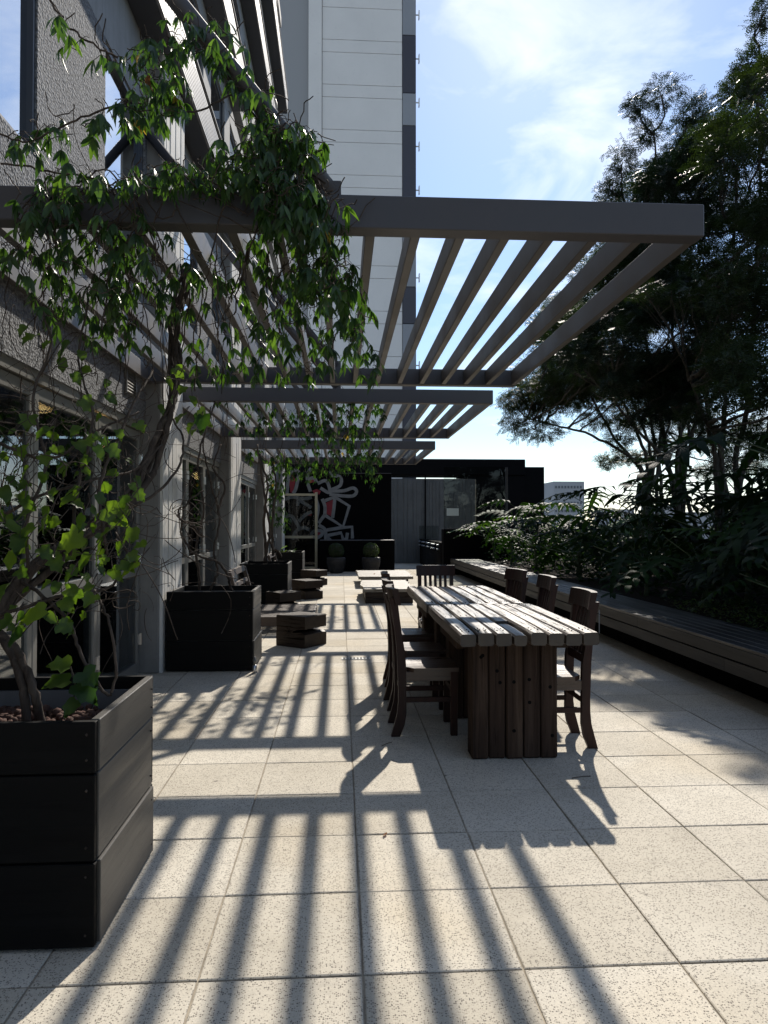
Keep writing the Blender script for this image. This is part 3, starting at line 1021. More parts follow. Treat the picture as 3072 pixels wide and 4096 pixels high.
# ------------------------------------------------------------------ chairs (origin under the seat centre, facing +x)
PL = [(-.221, 0), (-.202, .071), (-.181, .149), (-.171, .253), (-.176, .383), (-.181, .54), (-.191, .645), (-.21, .802), (-.236, .912)]
PRR = [(-.163, 0), (-.139, .054), (-.119, .122), (-.121, .278), (-.123, .514), (-.154, .697), (-.181, .912)]
def back_x(z):
    zs_ = [0, .54, .697, .802, .912, .98]
    xs_ = [-.14, -.15, -.17, -.185, -.208, -.222]
    return float(np.interp(z, zs_, xs_))
def make_chair():
    t = thing('dining_chair', (0, 0, 0))
    for s in (-1, 1):
        y0, y1 = (s * .166 - .018, s * .166 + .018)
        m = MB()
        n = 13
        zz = [i / (n - 1) * .912 for i in range(n)]
        la = np.interp(zz, [p[1] for p in PL], [p[0] for p in PL])
        ra = np.interp(zz, [p[1] for p in PRR], [p[0] for p in PRR])
        v, f = [], []
        for i in range(n):
            v += [(la[i], y0, zz[i]), (ra[i], y0, zz[i]), (ra[i], y1, zz[i]), (la[i], y1, zz[i])]
        for i in range(n - 1):
            for k in range(4):
                f.append((i * 4 + k, i * 4 + (k + 1) % 4, i * 4 + 4 + (k + 1) % 4, i * 4 + 4 + k))
        f += [(3, 2, 1, 0), (n * 4 - 4, n * 4 - 3, n * 4 - 2, n * 4 - 1)]
        m.add(v, f)
        m.build('rear_leg', M['chair'], t)
        MB().box(.175, .22, s * .166 - .02, s * .166 + .02, 0, .423, .003).build('front_leg', M['chair'], t)
        MB().box(-.125, .176, s * .166 - .011, s * .166 + .011, .222, .256, .002).build('stretcher', M['chair'], t)
        MB().box(-.125, .176, s * .166 - .012, s * .166 + .012, .362, .424, .002).build('apron', M['chair_seat'], t)
    MB().box(-.158, -.132, -.147, .147, .275, .312, .002).build('stretcher', M['chair'], t)
    MB().box(.185, .208, -.147, .147, .275, .312, .002).build('stretcher', M['chair'], t)
    MB().box(.186, .209, -.147, .147, .362, .424, .002).build('apron', M['chair_seat'], t)
    # dished seat
    nx, ny = 8, 8
    v, f = [], []
    for top in (1, 0):
        for i in range(nx):
            for j in range(ny):
                a, b = i / (nx - 1), j / (ny - 1)
                x = -.12 + a * .345
                y = (-.2 + b * .4) * (1 if x > -.1 else .72)
                d = .009 * (1 - (2 * b - 1) ** 2) * min(1, 3 * (1 - a)) * min(1, 4 * a + .2)
                v.append((x, y, .452 - d if top else .425))
    o = nx * ny
    for i in range(nx - 1):
        for j in range(ny - 1):
            q = (i * ny + j, (i + 1) * ny + j, (i + 1) * ny + j + 1, i * ny + j + 1)
            f.append(q)
            f.append(tuple(k + o for k in q[::-1]))
    rim = [(i * ny) for i in range(nx)] + [(nx - 1) * ny + j for j in range(1, ny)] + [i * ny + ny - 1 for i in range(nx - 2, -1, -1)] + [j for j in range(ny - 2, 0, -1)]
    for i in range(len(rim)):
        a, b = rim[i], rim[(i + 1) % len(rim)]
        f.append((b, a, a + o, b + o))
    MB().add(v, f).build('seat', M['chair_seat'], t)
    # curved head rail
    n = 9
    v, f = [], []
    for i in range(n):
        b = i / (n - 1) * 2 - 1
        bow = .030 * (1 - b * b)
        y = b * .2
        for (x, z) in ((-.196 - bow, .868), (-.160 - bow, .868), (-.180 - bow, .975), (-.222 - bow, .975)):
            v.append((x + .004, y, z))
    for i in range(n - 1):
        for k in range(4):
            f.append((i * 4 + k, i * 4 + (k + 1) % 4, i * 4 + 4 + (k + 1) % 4, i * 4 + 4 + k))
    f += [(3, 2, 1, 0), (n * 4 - 4, n * 4 - 3, n * 4 - 2, n * 4 - 1)]
    f = [q[::-1] for q in f]
    MB().add(v, f).build('head_rail', M['chair'], t)
    MB().box(-.162, -.142, -.147, .147, .525, .58, .002).build('back_rail', M['chair'], t)
    for k in range(5):
        y = -.104 + k * .052
        v, f = [], []
        for i in range(5):
            z = .578 + i / 4 * (.875 - .578)
            bow = .022 * (1 - (y / .2) ** 2) * (i / 4)
            x = back_x(z) - bow
            v += [(x - .008, y - .014, z), (x + .006, y - .014, z), (x + .006, y + .014, z), (x - .008, y + .014, z)]
        for i in range(4):
            for q in range(4):
                f.append((i * 4 + q, i * 4 + (q + 1) % 4, i * 4 + 4 + (q + 1) % 4, i * 4 + 4 + q))
        MB().add(v, f).build('back_slat', M['chair'], t)
    return t
chair0 = make_chair()
spots = [(.555, 4.975, 0, 'dark wooden chair nearest the camera on the left side of the table'),
         (.565, 5.64, .02, 'middle dark wooden chair on the left side of the table'),
         (.60, 6.43, -.02, 'farthest dark wooden chair on the left side of the table'),
         (1.385, 4.65, math.pi, 'right hand dark wooden chair nearest the camera, its curved legs in full view'),
         (1.51, 5.92, math.pi, 'middle dark wooden chair on the right side, between table and deck bench'),
         (1.475, 6.78, math.pi + .19, 'farthest dark wooden chair on the right side, turned slightly toward the camera'),
         (.985, 7.29 + .03, -math.pi / 2, 'dark wooden chair at the far head of the table, showing its slatted back')]
for i, (x, y, rz, lb) in enumerate(spots):
    c = chair0 if i == 0 else copy_tree(chair0)
    c.location = (x, y, 0)
    c.rotation_euler = (0, 0, rz)
    tag(c, lb, 'chair', 'dark wooden chairs around the sleeper tables')

# ------------------------------------------------------------------ log stools with a wedge notch
def stool(p_left, p_near, depth, h, label, notch=.46):
    a, b = Vector((*p_left, 0)), Vector((*p_near, 0))
    e1 = (b - a)
    Lx = e1.length
    ang = math.atan2(e1.y, e1.x)
    t = thing('log_stool', (a.x, a.y, 0), ang, label, 'stool', 'notched log stools by the planters')
    zl, zm, zh = .42 * h, .47 * h, .60 * h
    xi = Lx * (1 - notch)
    prof = [(.006, 0), (Lx - .006, 0), (Lx, .006), (Lx, zl), (Lx * .86, zl + .018), (xi, zm), (Lx * .7, zh - .018), (Lx, zh), (Lx, h - .008), (Lx - .008, h), (.008, h), (0, h - .008), (0, .006)]
    # split so that each piece is convex: lower, heart, upper
    m = MB()
    low = [(.006, 0), (Lx - .006, 0), (Lx, .006), (Lx, zl), (Lx * .86, zl + .02), (xi, zm), (0, zm), (0, .006)]
    up = [(0, zm + .0005), (xi, zm + .0005), (Lx * .72, zh - .012), (Lx, zh), (Lx, h - .008), (Lx - .008, h), (.008, h), (0, h - .008)]
    m.prism(low, 'y', 0, depth)
    m.prism(up, 'y', .004, depth - .004)
    m.build('log', M['stool'], t)
    # radial drying cracks on the end grain
    c = MB()
    for k in range(7):
        g = k * 2 * math.pi / 7 + .3
        r = random.uniform(.07, .15)
        cx, cz = Lx * .45, h * .5
        x1, z1 = cx + r * math.cos(g), min(h - .03, max(.03, cz + r * math.sin(g)))
        dx, dz = -math.sin(g) * .0035, math.cos(g) * .0035
        c.add([(cx - dx, -.0012, cz - dz), (cx + dx, -.0012, cz + dz), (x1, -.0012, z1)], [(0, 1, 2), (2, 1, 0)])
    c.build('drying_crack', M['black'], t)
stool((-.745, 8.48), (-.403, 8.23), .40, .355, 'nearest notched log stool, a dark cube between planter and slatted seat')
stool((-1.18, 11.47), (-.93, 11.2), .42, .35, 'second notched log stool, in front of the planter between the slatted seats')
stool((-.95, 13.95), (-.66, 13.55), .40, .35, 'third notched log stool, just in front of the farther slatted seat')
stool((-.93, 16.9), (-.56, 16.6), .40, .35, 'farthest notched log stool, in front of the farthest planter')

# ------------------------------------------------------------------ slatted garden seats
def lounge(y0, y1, xr, label):
    t = thing('slatted_seat', ((xr - 1.25) / 2, (y0 + y1) / 2, 0), 0, label, 'garden seat', 'slatted garden seats against the facade')
    zs_ = .225
    n = 15
    pitch = (y1 - y0 - .02) / n
    for k in range(n):
        a = y0 + .01 + k * pitch
        MB().box(-1.28, xr - .012, a, a + pitch * .66, zs_ - .02, zs_, .002).build('seat_slat', M['teak'], t, world=True)
    MB().box(-1.28, xr, y0 - .028, y0 + .002, .11, zs_ + .004, .003).build('side_rail', M['teak'], t, world=True)
    MB().box(-1.28, xr, y1 - .002, y1 + .028, .11, zs_ + .004, .003).build('side_rail', M['teak'], t, world=True)
    MB().box(xr - .01, xr + .018, y0 + .003, y1 - .003, .15, zs_ + .004, .003).build('end_rail', M['teak'], t, world=True)
    for (x, y) in ((xr - .06, y0 + .004), (xr - .06, y1 - .074), (-1.26, y0 + .004), (-1.26, y1 - .074)):
        MB().box(x, x + .07, y, y + .07, 0, zs_ - .022, .003).build('leg', M['teak'], t, world=True)
    # reclined back
    bt = []
    for (y) in (y0, y1 - .06):
        m = MB()
        m.prism([(-1.27, .18), (-1.215, .18), (-1.385, .79), (-1.44, .79)], 'y', y, y + .06)
        m.build('back_post', M['teak'], t, world=True)
    for k in range(4):
        z = .30 + k * .145
        x = -1.245 - (z - .18) * .28
        hgt = .05 if k < 3 else .075
        MB().prism([(x - .01, z), (x + .018, z), (x + .018 - .28 * hgt, z + hgt), (x - .01 - .28 * hgt, z + hgt)], 'y', y0 + .061, y1 - .061).build('back_slat', M['teak'], t, world=True)
lounge(9.3, 10.72, -.36, 'nearer low slatted wooden seat with reclined back, behind the nearest log stool')
lounge(14.3, 15.5, -.44, 'farther low slatted wooden seat with reclined back, by the third column')

# ------------------------------------------------------------------ low slab tables
def slab(x0, x1, y0, y1, h, th, label, block):
    t = thing('slab_table', ((x0 + x1) / 2, (y0 + y1) / 2, 0), random.uniform(-.01, .01), label, 'low table', 'low cracked slab tables')
    hx, hy = (x1 - x0) / 2, (y1 - y0) / 2
    n = 9
    rr = random.Random(int(y0))
    left = [(-hx + rr.uniform(-.03, .035), -hy + 2 * hy * i / (n - 1)) for i in range(n)]
    right = [(hx + rr.uniform(-.035, .03), -hy + 2 * hy * i / (n - 1)) for i in range(n)]
    MB().prism(left[::-1] + right, 'z', h - th, h).build('top', M['slab'], t)
    if block:
        MB().box(-hx + .04, hx - .04, -hy + .05, hy - .06, 0, h - th - .003, .01).build('base', M['stool'], t)
    else:
        for yy in (-hy + .25, hy - .45):
            MB().box(-hx + .1, hx - .1, yy, yy + .2, 0, h - th - .003, .01).build('base', M['stool'], t)
slab(.40, 1.33, 12.8, 14.9, .26, .055, 'nearer low slab table with a sunlit top and solid dark base', True)
slab(.40, 1.62, 16.0, 18.2, .25, .06, 'farther low slab table with dry leaves on its top', False)

# ------------------------------------------------------------------ far end wall, mural, entrance
mw = thing('mural_wall', (0, 23.2, 0), 0, 'black wall with grey and red line mural at the far end', 'wall')
WR = 1.62
MB().box(-6, WR, 23.2, 23.5, 0, 3.03).build('wall', M['black_wall'], mw, world=True)
MB().box(-.2, WR, 23.19, 23.51, 3.031, 3.05).build('coping', M['steel_paint'], mw, world=True)
MY = 23.192
def mp_(x, y):
    p = at((1050 + x * .3617) / 1.8517, (1800 + y * .3617) / 1.8517, MY)
    return (p.x, p.z)
def smooth_line(pts, k=6):
    P_ = [np.array(p, float) for p in pts]
    P_ = [2 * P_[0] - P_[1]] + P_ + [2 * P_[-1] - P_[-2]]
    out = []
    for i in range(1, len(P_) - 2):
        for j in range(k):
            s = j / k
            out.append(.5 * (2 * P_[i] + (P_[i + 1] - P_[i - 1]) * s + (2 * P_[i - 1] - 5 * P_[i] + 4 * P_[i + 1] - P_[i + 2]) * s * s + (3 * P_[i] - P_[i - 1] - 3 * P_[i + 1] + P_[i + 2]) * s ** 3))
    out.append(P_[-2])
    return out
def stroke(pts, wd=.115, curve=True, yoff=0):
    q = [mp_(*p) for p in (smooth_line(pts) if curve else pts)]
    v, f = [], []
    for i, p in enumerate(q):
        a, b = q[max(0, i - 1)], q[min(len(q) - 1, i + 1)]
        d = Vector((b[0] - a[0], b[1] - a[1])).normalized()
        nx_, nz_ = -d.y * wd / 2, d.x * wd / 2
        v += [(p[0] - nx_, MY - yoff, p[1] - nz_), (p[0] + nx_, MY - yoff, p[1] + nz_)]
    for i in range(len(q) - 1):
        f.append((2 * i, 2 * i + 1, 2 * i + 3, 2 * i + 2))
    MB().add(v, f).build('mural_line', M['mural_line'], mw, world=True)
def patch(pts):
    q = [mp_(*p) for p in pts]
    MB().add([(a, MY + .003, b) for a, b in q], [tuple(range(len(q)))]).build('mural_patch', M['mural_red'], mw, world=True)
lines = [([(270, 480), (290, 300), (330, 230), (400, 250), (370, 420), (340, 480)], 1), ([(540, 200), (500, 260), (500, 360), (530, 460)], 1), ([(510, 320), (570, 310), (600, 360)], 1),
         ([(610, 370), (700, 340), (740, 420), (730, 470), (640, 420)], 1), ([(760, 280), (860, 300), (860, 390), (760, 440)], 1), ([(750, 230), (780, 290)], 0),
         ([(750, 455), (900, 450), (1000, 420), (1040, 460), (990, 510), (820, 500), (740, 490)], 1), ([(660, 540), (690, 620), (690, 710)], 1), ([(690, 715), (620, 810)], 0),
         ([(800, 530), (790, 640), (775, 750)], 0), ([(690, 560), (800, 520), (960, 620), (890, 850), (690, 720)], 0), ([(590, 540), (615, 640), (590, 800)], 1),
         ([(390, 620), (400, 560), (480, 600), (540, 640)], 1), ([(250, 545), (330, 520), (460, 540), (545, 520)], 1), ([(250, 740), (320, 730), (390, 830), (410, 880)], 1),
         ([(400, 790), (470, 720), (545, 680)], 1), ([(330, 990), (370, 900), (450, 860), (520, 880)], 1), ([(620, 830), (690, 880), (700, 990)], 1),
         ([(560, 900), (640, 890), (660, 930), (600, 970), (540, 940), (570, 895)], 1), ([(710, 885), (860, 860), (990, 850), (995, 980)], 0), ([(720, 945), (870, 915), (890, 985), (930, 980), (940, 915)], 0),
         ([(690, 940), (760, 1010)], 0)]
for i, (p, c) in enumerate(lines):
    stroke(p, .105, bool(c), .0012 * (i % 5))
patch([(285, 310), (330, 280), (365, 330), (340, 470), (310, 470)])
patch([(515, 335), (565, 320), (575, 355), (525, 365)])
patch([(550, 450), (600, 430), (645, 455), (630, 490), (580, 490)])
patch([(690, 590), (785, 545), (770, 740), (700, 700)])
patch([(580, 905), (640, 900), (645, 935), (590, 945)])
patch([(480, 720), (545, 700), (540, 730)])
tr = thing('trough_planter', (.5, 21.5, 0), 0, 'long black trough box standing before the mural wall', 'planter')
MB().box(-.62, 1.6, 21.5, 22.3, 0, .915, .01).build('box', M['black_wall'], tr, world=True)
MB().box(-.625, 1.605, 21.495, 22.305, .917, .935, .003).build('rim', M['steel_paint'], tr, world=True)
def topiary(x, label, sc):
    t = thing('topiary_pot', (x, 20.9, 0), 0, label, 'potted plant', 'clipped box balls in black pots')
    pr = [(.15, 0)]
    for k in range(9):
        z = .03 + k * .047
        r = .18 + .085 * math.sin(min(1, z / .42) * math.pi * .62)
        pr += [(r, z), (r + .012, z + .02), (r, z + .042)]
    pr += [(.2, .46), (.17, .46), (.16, .40)]
    MB().lathe(pr, 0, 0, 22).build('pot', M['pot'], t, True)
    V, n = [], 2600
    th = np.arccos(rng.uniform(-1, 1, n))
    ph = rng.uniform(0, 2 * np.pi, n)
    d = np.stack([np.sin(th) * np.cos(ph), np.sin(th) * np.sin(ph), np.cos(th)], 1)
    c = d * (rng.uniform(.185, .232, n) * sc)[:, None] + np.array([0, 0, .645])
    a = np.cross(d, rng.normal(size=(n, 3)))
    a /= np.linalg.norm(a, axis=1)[:, None]
    b = d * .6 + np.cross(d, a) * .6
    s1, s2 = .011, .017
    V = np.stack([c - b * s2, c + a * s1, c + b * s2, c - a * s1], 1).reshape(-1, 3)
    F = np.arange(n * 4).reshape(-1, 4)
    link('foliage', np_mesh('box_ball', V, F, M['topiary']), t)
    MB().lathe([(.01, -.17), (.12, -.13), (.17, 0), (.12, .13), (.01, .17)], 0, 0, 12).build('inner_crown', M['tree_bark'], t).location = (0, 0, .645)
topiary(-.13, 'left of the two clipped box balls in ribbed black pots', 1.0)
topiary(.87, 'right of the two clipped box balls in ribbed black pots', 1.04)
gd = thing('entrance_door', (-1.3, 22.6, 0), 0, 'champagne metal framed glass entrance door at the end of the facade', 'door')
m = MB().box(-.80, -.72, 22.58, 22.64, .004, 2.40, .004).box(-1.9, -1.83, 22.58, 22.64, .004, 2.40, .004)
m.box(-1.829, -.801, 22.585, 22.635, 2.29, 2.36, .003).box(-1.829, -.801, 22.585, 22.635, .97, 1.05, .003).box(-1.829, -.801, 22.585, 22.635, .01, .09, .003)
m.build('frame', M['brass'], gd, world=True)
MB().box(-1.83, -.80, 22.605, 22.615, .09, .97).box(-1.83, -.80, 22.605, 22.615, 1.05, 2.29).build('pane', M['clear_glass'], gd, world=True)
MB().box(-.855, -.81, 22.57, 22.584, .985, 1.035).build('lock', M['door_frame'], gd, world=True)

gw = thing('grey_board_wall', (3.2, 26, 0), 0, 'grey wall of vertical boards right of the mural', 'wall')
MB().box(1.625, 4.9, 26.05, 26.3, 0, 3.04).build('wall', M['grout'], gw, world=True)
x = 1.63
while x < 4.85:
    b = random.choice((.12, .15, .2))
    MB().box(x + .004, min(4.89, x + b - .004), 26.0 + random.uniform(0, .012), 26.06, .01, 3.05).build('board', M['grey_board'], gw, world=True)
    x += b
MB().box(3.02, 3.06, 25.96, 25.998, 0, 3.2).build('post', M['black_wall'], gw, world=True)
a = thing('roof_antenna', (at(983, 1000, 26.1).x * 0 + at(640 + 343, 1000, 26.1).x, 26.15, 3.045), 0, 'small antenna on a bracket on top of the grey board wall', 'antenna')
MB().tube([(0, 0, 0), (0, 0, .22)], .008, 5).box(.05, .35, -.05, .05, .02, .09).build('mast', M['black'], a)

# glass wind screen on a dark base, at the far end of the deck bench
gs = thing('glass_screen', (3.75, 20.05, 0), 0, 'tall glass wind screen on a black base at the far end of the bench', 'screen')
MB().box(2.86, 7.4, 20.05, 20.5, 0, 1.27).build('base', M['black_wall'], gs, world=True)
MB().box(2.87, 4.62, 20.1, 20.115, 1.275, 3.02).build('pane', M['clear_glass'], gs, world=True)
MB().box(4.62, 4.68, 20.08, 20.14, 1.272, 3.0, .004).box(2.87, 4.68, 20.085, 20.13, 1.271, 1.30).build('frame', M['steel_paint'], gs, world=True)
pp = thing('paper_notice', (3.0, 20.09, 1.6), 0, 'pale blank paper notice stuck on the glass screen', 'notice')
a, b = at(965, 1114, 20.09), at(991, 1098, 20.09)
MB().box(a.x, b.x, 20.092, 20.098, a.z, b.z).build('sheet', M['paper'], pp, world=True)
bl = thing('glass_balustrade', (2.9, 23, 0), 0, 'glass balustrade pinned to a low black wall with steel standoffs', 'balustrade')
MB().box(2.84, 3.1, 20.51, 25.95, 0, .88).build('wall', M['black_wall'], bl, world=True)
for k in range(4):
    y0 = 20.7 + k * 1.3
    MB().box(2.80, 2.812, y0, y0 + 1.26, .62, 1.36).build('pane', M['clear_glass'], bl, world=True)
    for yy in (y0 + .2, y0 + 1.05):
        for z in (.68, .80):
            MB().tube([(2.77, yy, z), (2.84, yy, z)], .026, 10).build('standoff', M['steel'], bl, world=True)

# ------------------------------------------------------------------ deck bench on the right
BX = 3.03
bn = thing('deck_bench', (BX, 10, 0), 0, 'long dark slatted deck bench with two-board fascia, in front of the planting on the right', 'bench')
edges_ = [(-5, -1.6), (-1.6, 1.9), (1.9, 4.0), (4.0, 7.27), (7.27, 10.9), (10.9, 14.2), (14.2, 17.2), (17.2, 20.0)]
for a, b in edges_:
    MB().box(BX, BX + .028, a + .002, b - .002, .352, .446, .002).build('fascia_board', M['bench_fascia'], bn, world=True)
for a, b in [(-5, -2.2), (-2.2, 1.4), (1.4, 5.6), (5.6, 9.1), (9.1, 12.8), (12.8, 16.2), (16.2, 20.0)]:
    MB().box(BX + .006, BX + .03, a + .002, b - .002, .238, .338, .002).build('fascia_board', M['bench_fascia'], bn, world=True)
for k in range(6):
    x0 = BX + .002 + k * .107
    cuts = [-5] + sorted(random.uniform(-2, 19) for _ in range(4)) + [20]
    for a, b in zip(cuts[:-1], cuts[1:]):
        MB().box(x0, x0 + .101, a + .002, b - .002, .448, .474, .003).build('deck_slat', M['bench_top'], bn, world=True)
MB().box(BX + .045, BX + .60, -5, 20, .24, .445).build('frame', M['black'], bn, world=True)
MB().box(BX + .30, BX + .62, -5, 20, 0, .239).build('plinth', M['black_wall'], bn, world=True)
cb = MB()
cp = [at(1322, 1296, 6.9), at(1308, 1303, 6.85), at(1290, 1311, 6.8), at(1268, 1318, 6.7)]
cp = [Vector((BX - .02 - .03 * i, 8.3 - i * .08, .40 - .015 * i - .01 * i * i)) for i in range(5)]
cb.tube(cp, .006, 6)
tag(cb.build('loose_cable', M['cable'], None, True), 'grey cable end sticking out of the bench fascia', 'cable')
bd = MB().box(BX + .66, 6.6, -5, 20.0, 0, .42).build('planting_bed', M['soil'])
bd['kind'] = 'structure'
pw = thing('parapet_wall', (6.7, 8, 0), 0, 'dark parapet wall behind the shrubs along the terrace edge', 'wall')
MB().box(6.6, 6.85, -5, 20.04, -.5, 1.12).build('wall', M['parapet'], pw, world=True)

# twigs and dry leaves lying about
def scrap(x, y, z, lb, s=1.0, twig=False):
    m = MB()
    if twig:
        a = random.uniform(0, 3)
        m.tube([(-.05 * s * math.cos(a), -.05 * s * math.sin(a), .004), (0, 0, .010), (.05 * s * math.cos(a + .3), .05 * s * math.sin(a + .3), .003)], .0022, 5)
    else:
        a = random.uniform(0, 6)
        v = []
        for q in range(4):
            for (l_, w_) in ((-1, .05), (-.3, .4), (.4, .34), (1, .04)):
                pass
        pts = [(-1, 0, .3), (-.4, -.35, .12), (.3, -.32, .1), (1, 0, .35), (.3, .32, .28), (-.4, .35, .25), (0, 0, 0)]
        R = Matrix.Rotation(a, 3, 'Z')
        v = [R @ Vector((p[0] * .024 * s, p[1] * .024 * s, p[2] * .02 * s + .002)) for p in pts]
        m.add(v, [(0, 1, 6), (1, 2, 6), (2, 3, 6), (3, 4, 6), (4, 5, 6), (5, 0, 6)])
    o = m.build('fallen_twig' if twig else 'fallen_leaf', M['bark'] if twig else M['dry_leaf'])
    o.location = (x, y, z)
    tag(o, lb, 'twig' if twig else 'leaf')
scrap(.20, 3.28, .001, 'small dark dry leaf on the paving ahead of the table shadow', .9)
scrap(.03, 12.3, .001, 'dry leaf on the central joint of the paving near the low tables', 2.2)
scrap(-.55, 11.0, .001, 'curled dry leaf beside the second log stool', 2.0)
scrap(1.33, 3.95, .001, 'thin twig on the paving by the table shadow', 1.2, True)
scrap(.30, 4.62, .001, 'short broken twig beside the near left chair foot', 1.0, True)
scrap(.78, 16.8, .251, 'dry leaf on the farther low slab table', 2.4)
scrap(-1.22, 7.0 - .12, .001, 'tiny leaf under the front of the planter by the column', .8)
# ------------------------------------------------------------------ leaf shapes
def lance_mesh(name, mt, wd=.17, droop=.28, fold=.05, seed=0):
    rr = random.Random(seed)
    v, f = [(0, 0, 0)], []
    ss = (.12, .35, .6, .82)
    tw = rr.uniform(-.08, .08)
    for s in ss:
        wv = wd * math.sin(math.pi * s ** .85) ** .9
        z = -droop * s * s
        x = tw * s * s
        v += [(x - wv, s, z + fold * wv * 4 + rr.uniform(-.01, .01)), (x, s, z), (x + wv, s, z + fold * wv * 4 + rr.uniform(-.01, .01))]
    v.append((tw, 1, -droop))
    f += [(0, 2, 1), (0, 3, 2)]
    for i in range(len(ss) - 1):
        a = 1 + i * 3
        f += [(a, a + 1, a + 4, a + 3), (a + 1, a + 2, a + 5, a + 4)]
    a = 1 + (len(ss) - 1) * 3
    f += [(a, a + 1, len(v) - 1), (a + 1, a + 2, len(v) - 1)]
    m = MB()
    m.add(v, f)
    return m.mesh(name, mt, True)
def broad_mesh(name, mt, seed=0):
    rr = random.Random(seed)
    lb = rr.uniform(.75, 1.1)
    half = [(.02, 0), (.20, -.09), (.40 * lb, .03), (.50 * lb, .20), (.34, .40), (.44 * lb, .62), (.22, .70), (.11, .88)]
    mids = [(0, 0), (0, .0), (0, .15), (0, .30), (0, .45), (0, .60), (0, .75), (0, .90)]
    v, f = [], []
    cup, drp = rr.uniform(.15, .55), rr.uniform(.1, .5)
    def zf(x, y): return -drp * y * y + cup * abs(x) - .35 * x * x + .05 * math.sin(9 * y + seed) * abs(x) * 3
    n = len(half)
    for (x, y) in mids: v.append((0, y, zf(0, y)))
    for sgn in (-1, 1):
        b = len(v)
        for (x, y) in half:
            x2, y2 = sgn * x * rr.uniform(.9, 1.08), y + rr.uniform(-.02, .02)
            v.append((x2, y2, zf(x2, y2)))
        for i in range(1, n - 1):
            q = (i, i + 1, b + i + 1, b + i)
            f.append(q if sgn > 0 else q[::-1])
        q = (0, b + 1, b + 0)
        f.append(q if sgn < 0 else q[::-1])
    v.append((0, 1, zf(0, 1) - .02))
    t_ = len(v) - 1
    f += [(n - 1, t_, n + n - 1), (n - 1, n + n + n - 1, t_)]
    m = MB()
    m.add(v, f)
    return m.mesh(name, mt, True)
LANCE = [lance_mesh('leaflet', M['vine_leaf'], random.uniform(.11, .175), random.uniform(.05, .75), random.uniform(.02, .11), s) for s in range(12)]
YELLOW = [lance_mesh('leaflet', M['yellow_leaf'], .17, .3, .05, 21)]
DRY = [lance_mesh('dry_leaflet', M['dry_leaf'], .2, .6, .12, 31)]
BROAD = [broad_mesh('leaf', M['broad_leaf'], s) for s in range(8)]

def leaf_matrix(p, d, n, s):
    y = Vector(d).normalized()
    x = y.cross(Vector(n))
    x = x.normalized() if x.length > 1e-4 else y.orthogonal().normalized()
    z = x.cross(y)
    m = Matrix((x * s, y * s, z * s)).transposed().to_4x4()
    m.translation = p
    return m
def rdir(zlo=-1, zhi=1):
    while True:
        v = Vector((random.uniform(-1, 1), random.uniform(-1, 1), random.uniform(zlo, zhi)))
        if .05 < v.length < 1.2: return v.normalized()
def wig(pts, k=5, amp=.02):
    """wiggly line through points"""
    P_ = [Vector(p) for p in pts]
    P_ = [2 * P_[0] - P_[1]] + P_ + [2 * P_[-1] - P_[-2]]
    out = []
    for i in range(1, len(P_) - 2):
        for j in range(k):
            s = j / k
            a, b, c, d = P_[i - 1:i + 3]
            q = .5 * (2 * b + (c - a) * s + (2 * a - 5 * b + 4 * c - d) * s * s + (3 * b - a - 3 * c + d) * s ** 3)
            out.append(q + Vector((random.uniform(-amp, amp), random.uniform(-amp, amp), random.uniform(-amp, amp))))
    out.append(P_[-2])
    return out
def taper(n, a, b): return [a + (b - a) * i / max(1, n - 1) for i in range(n)]

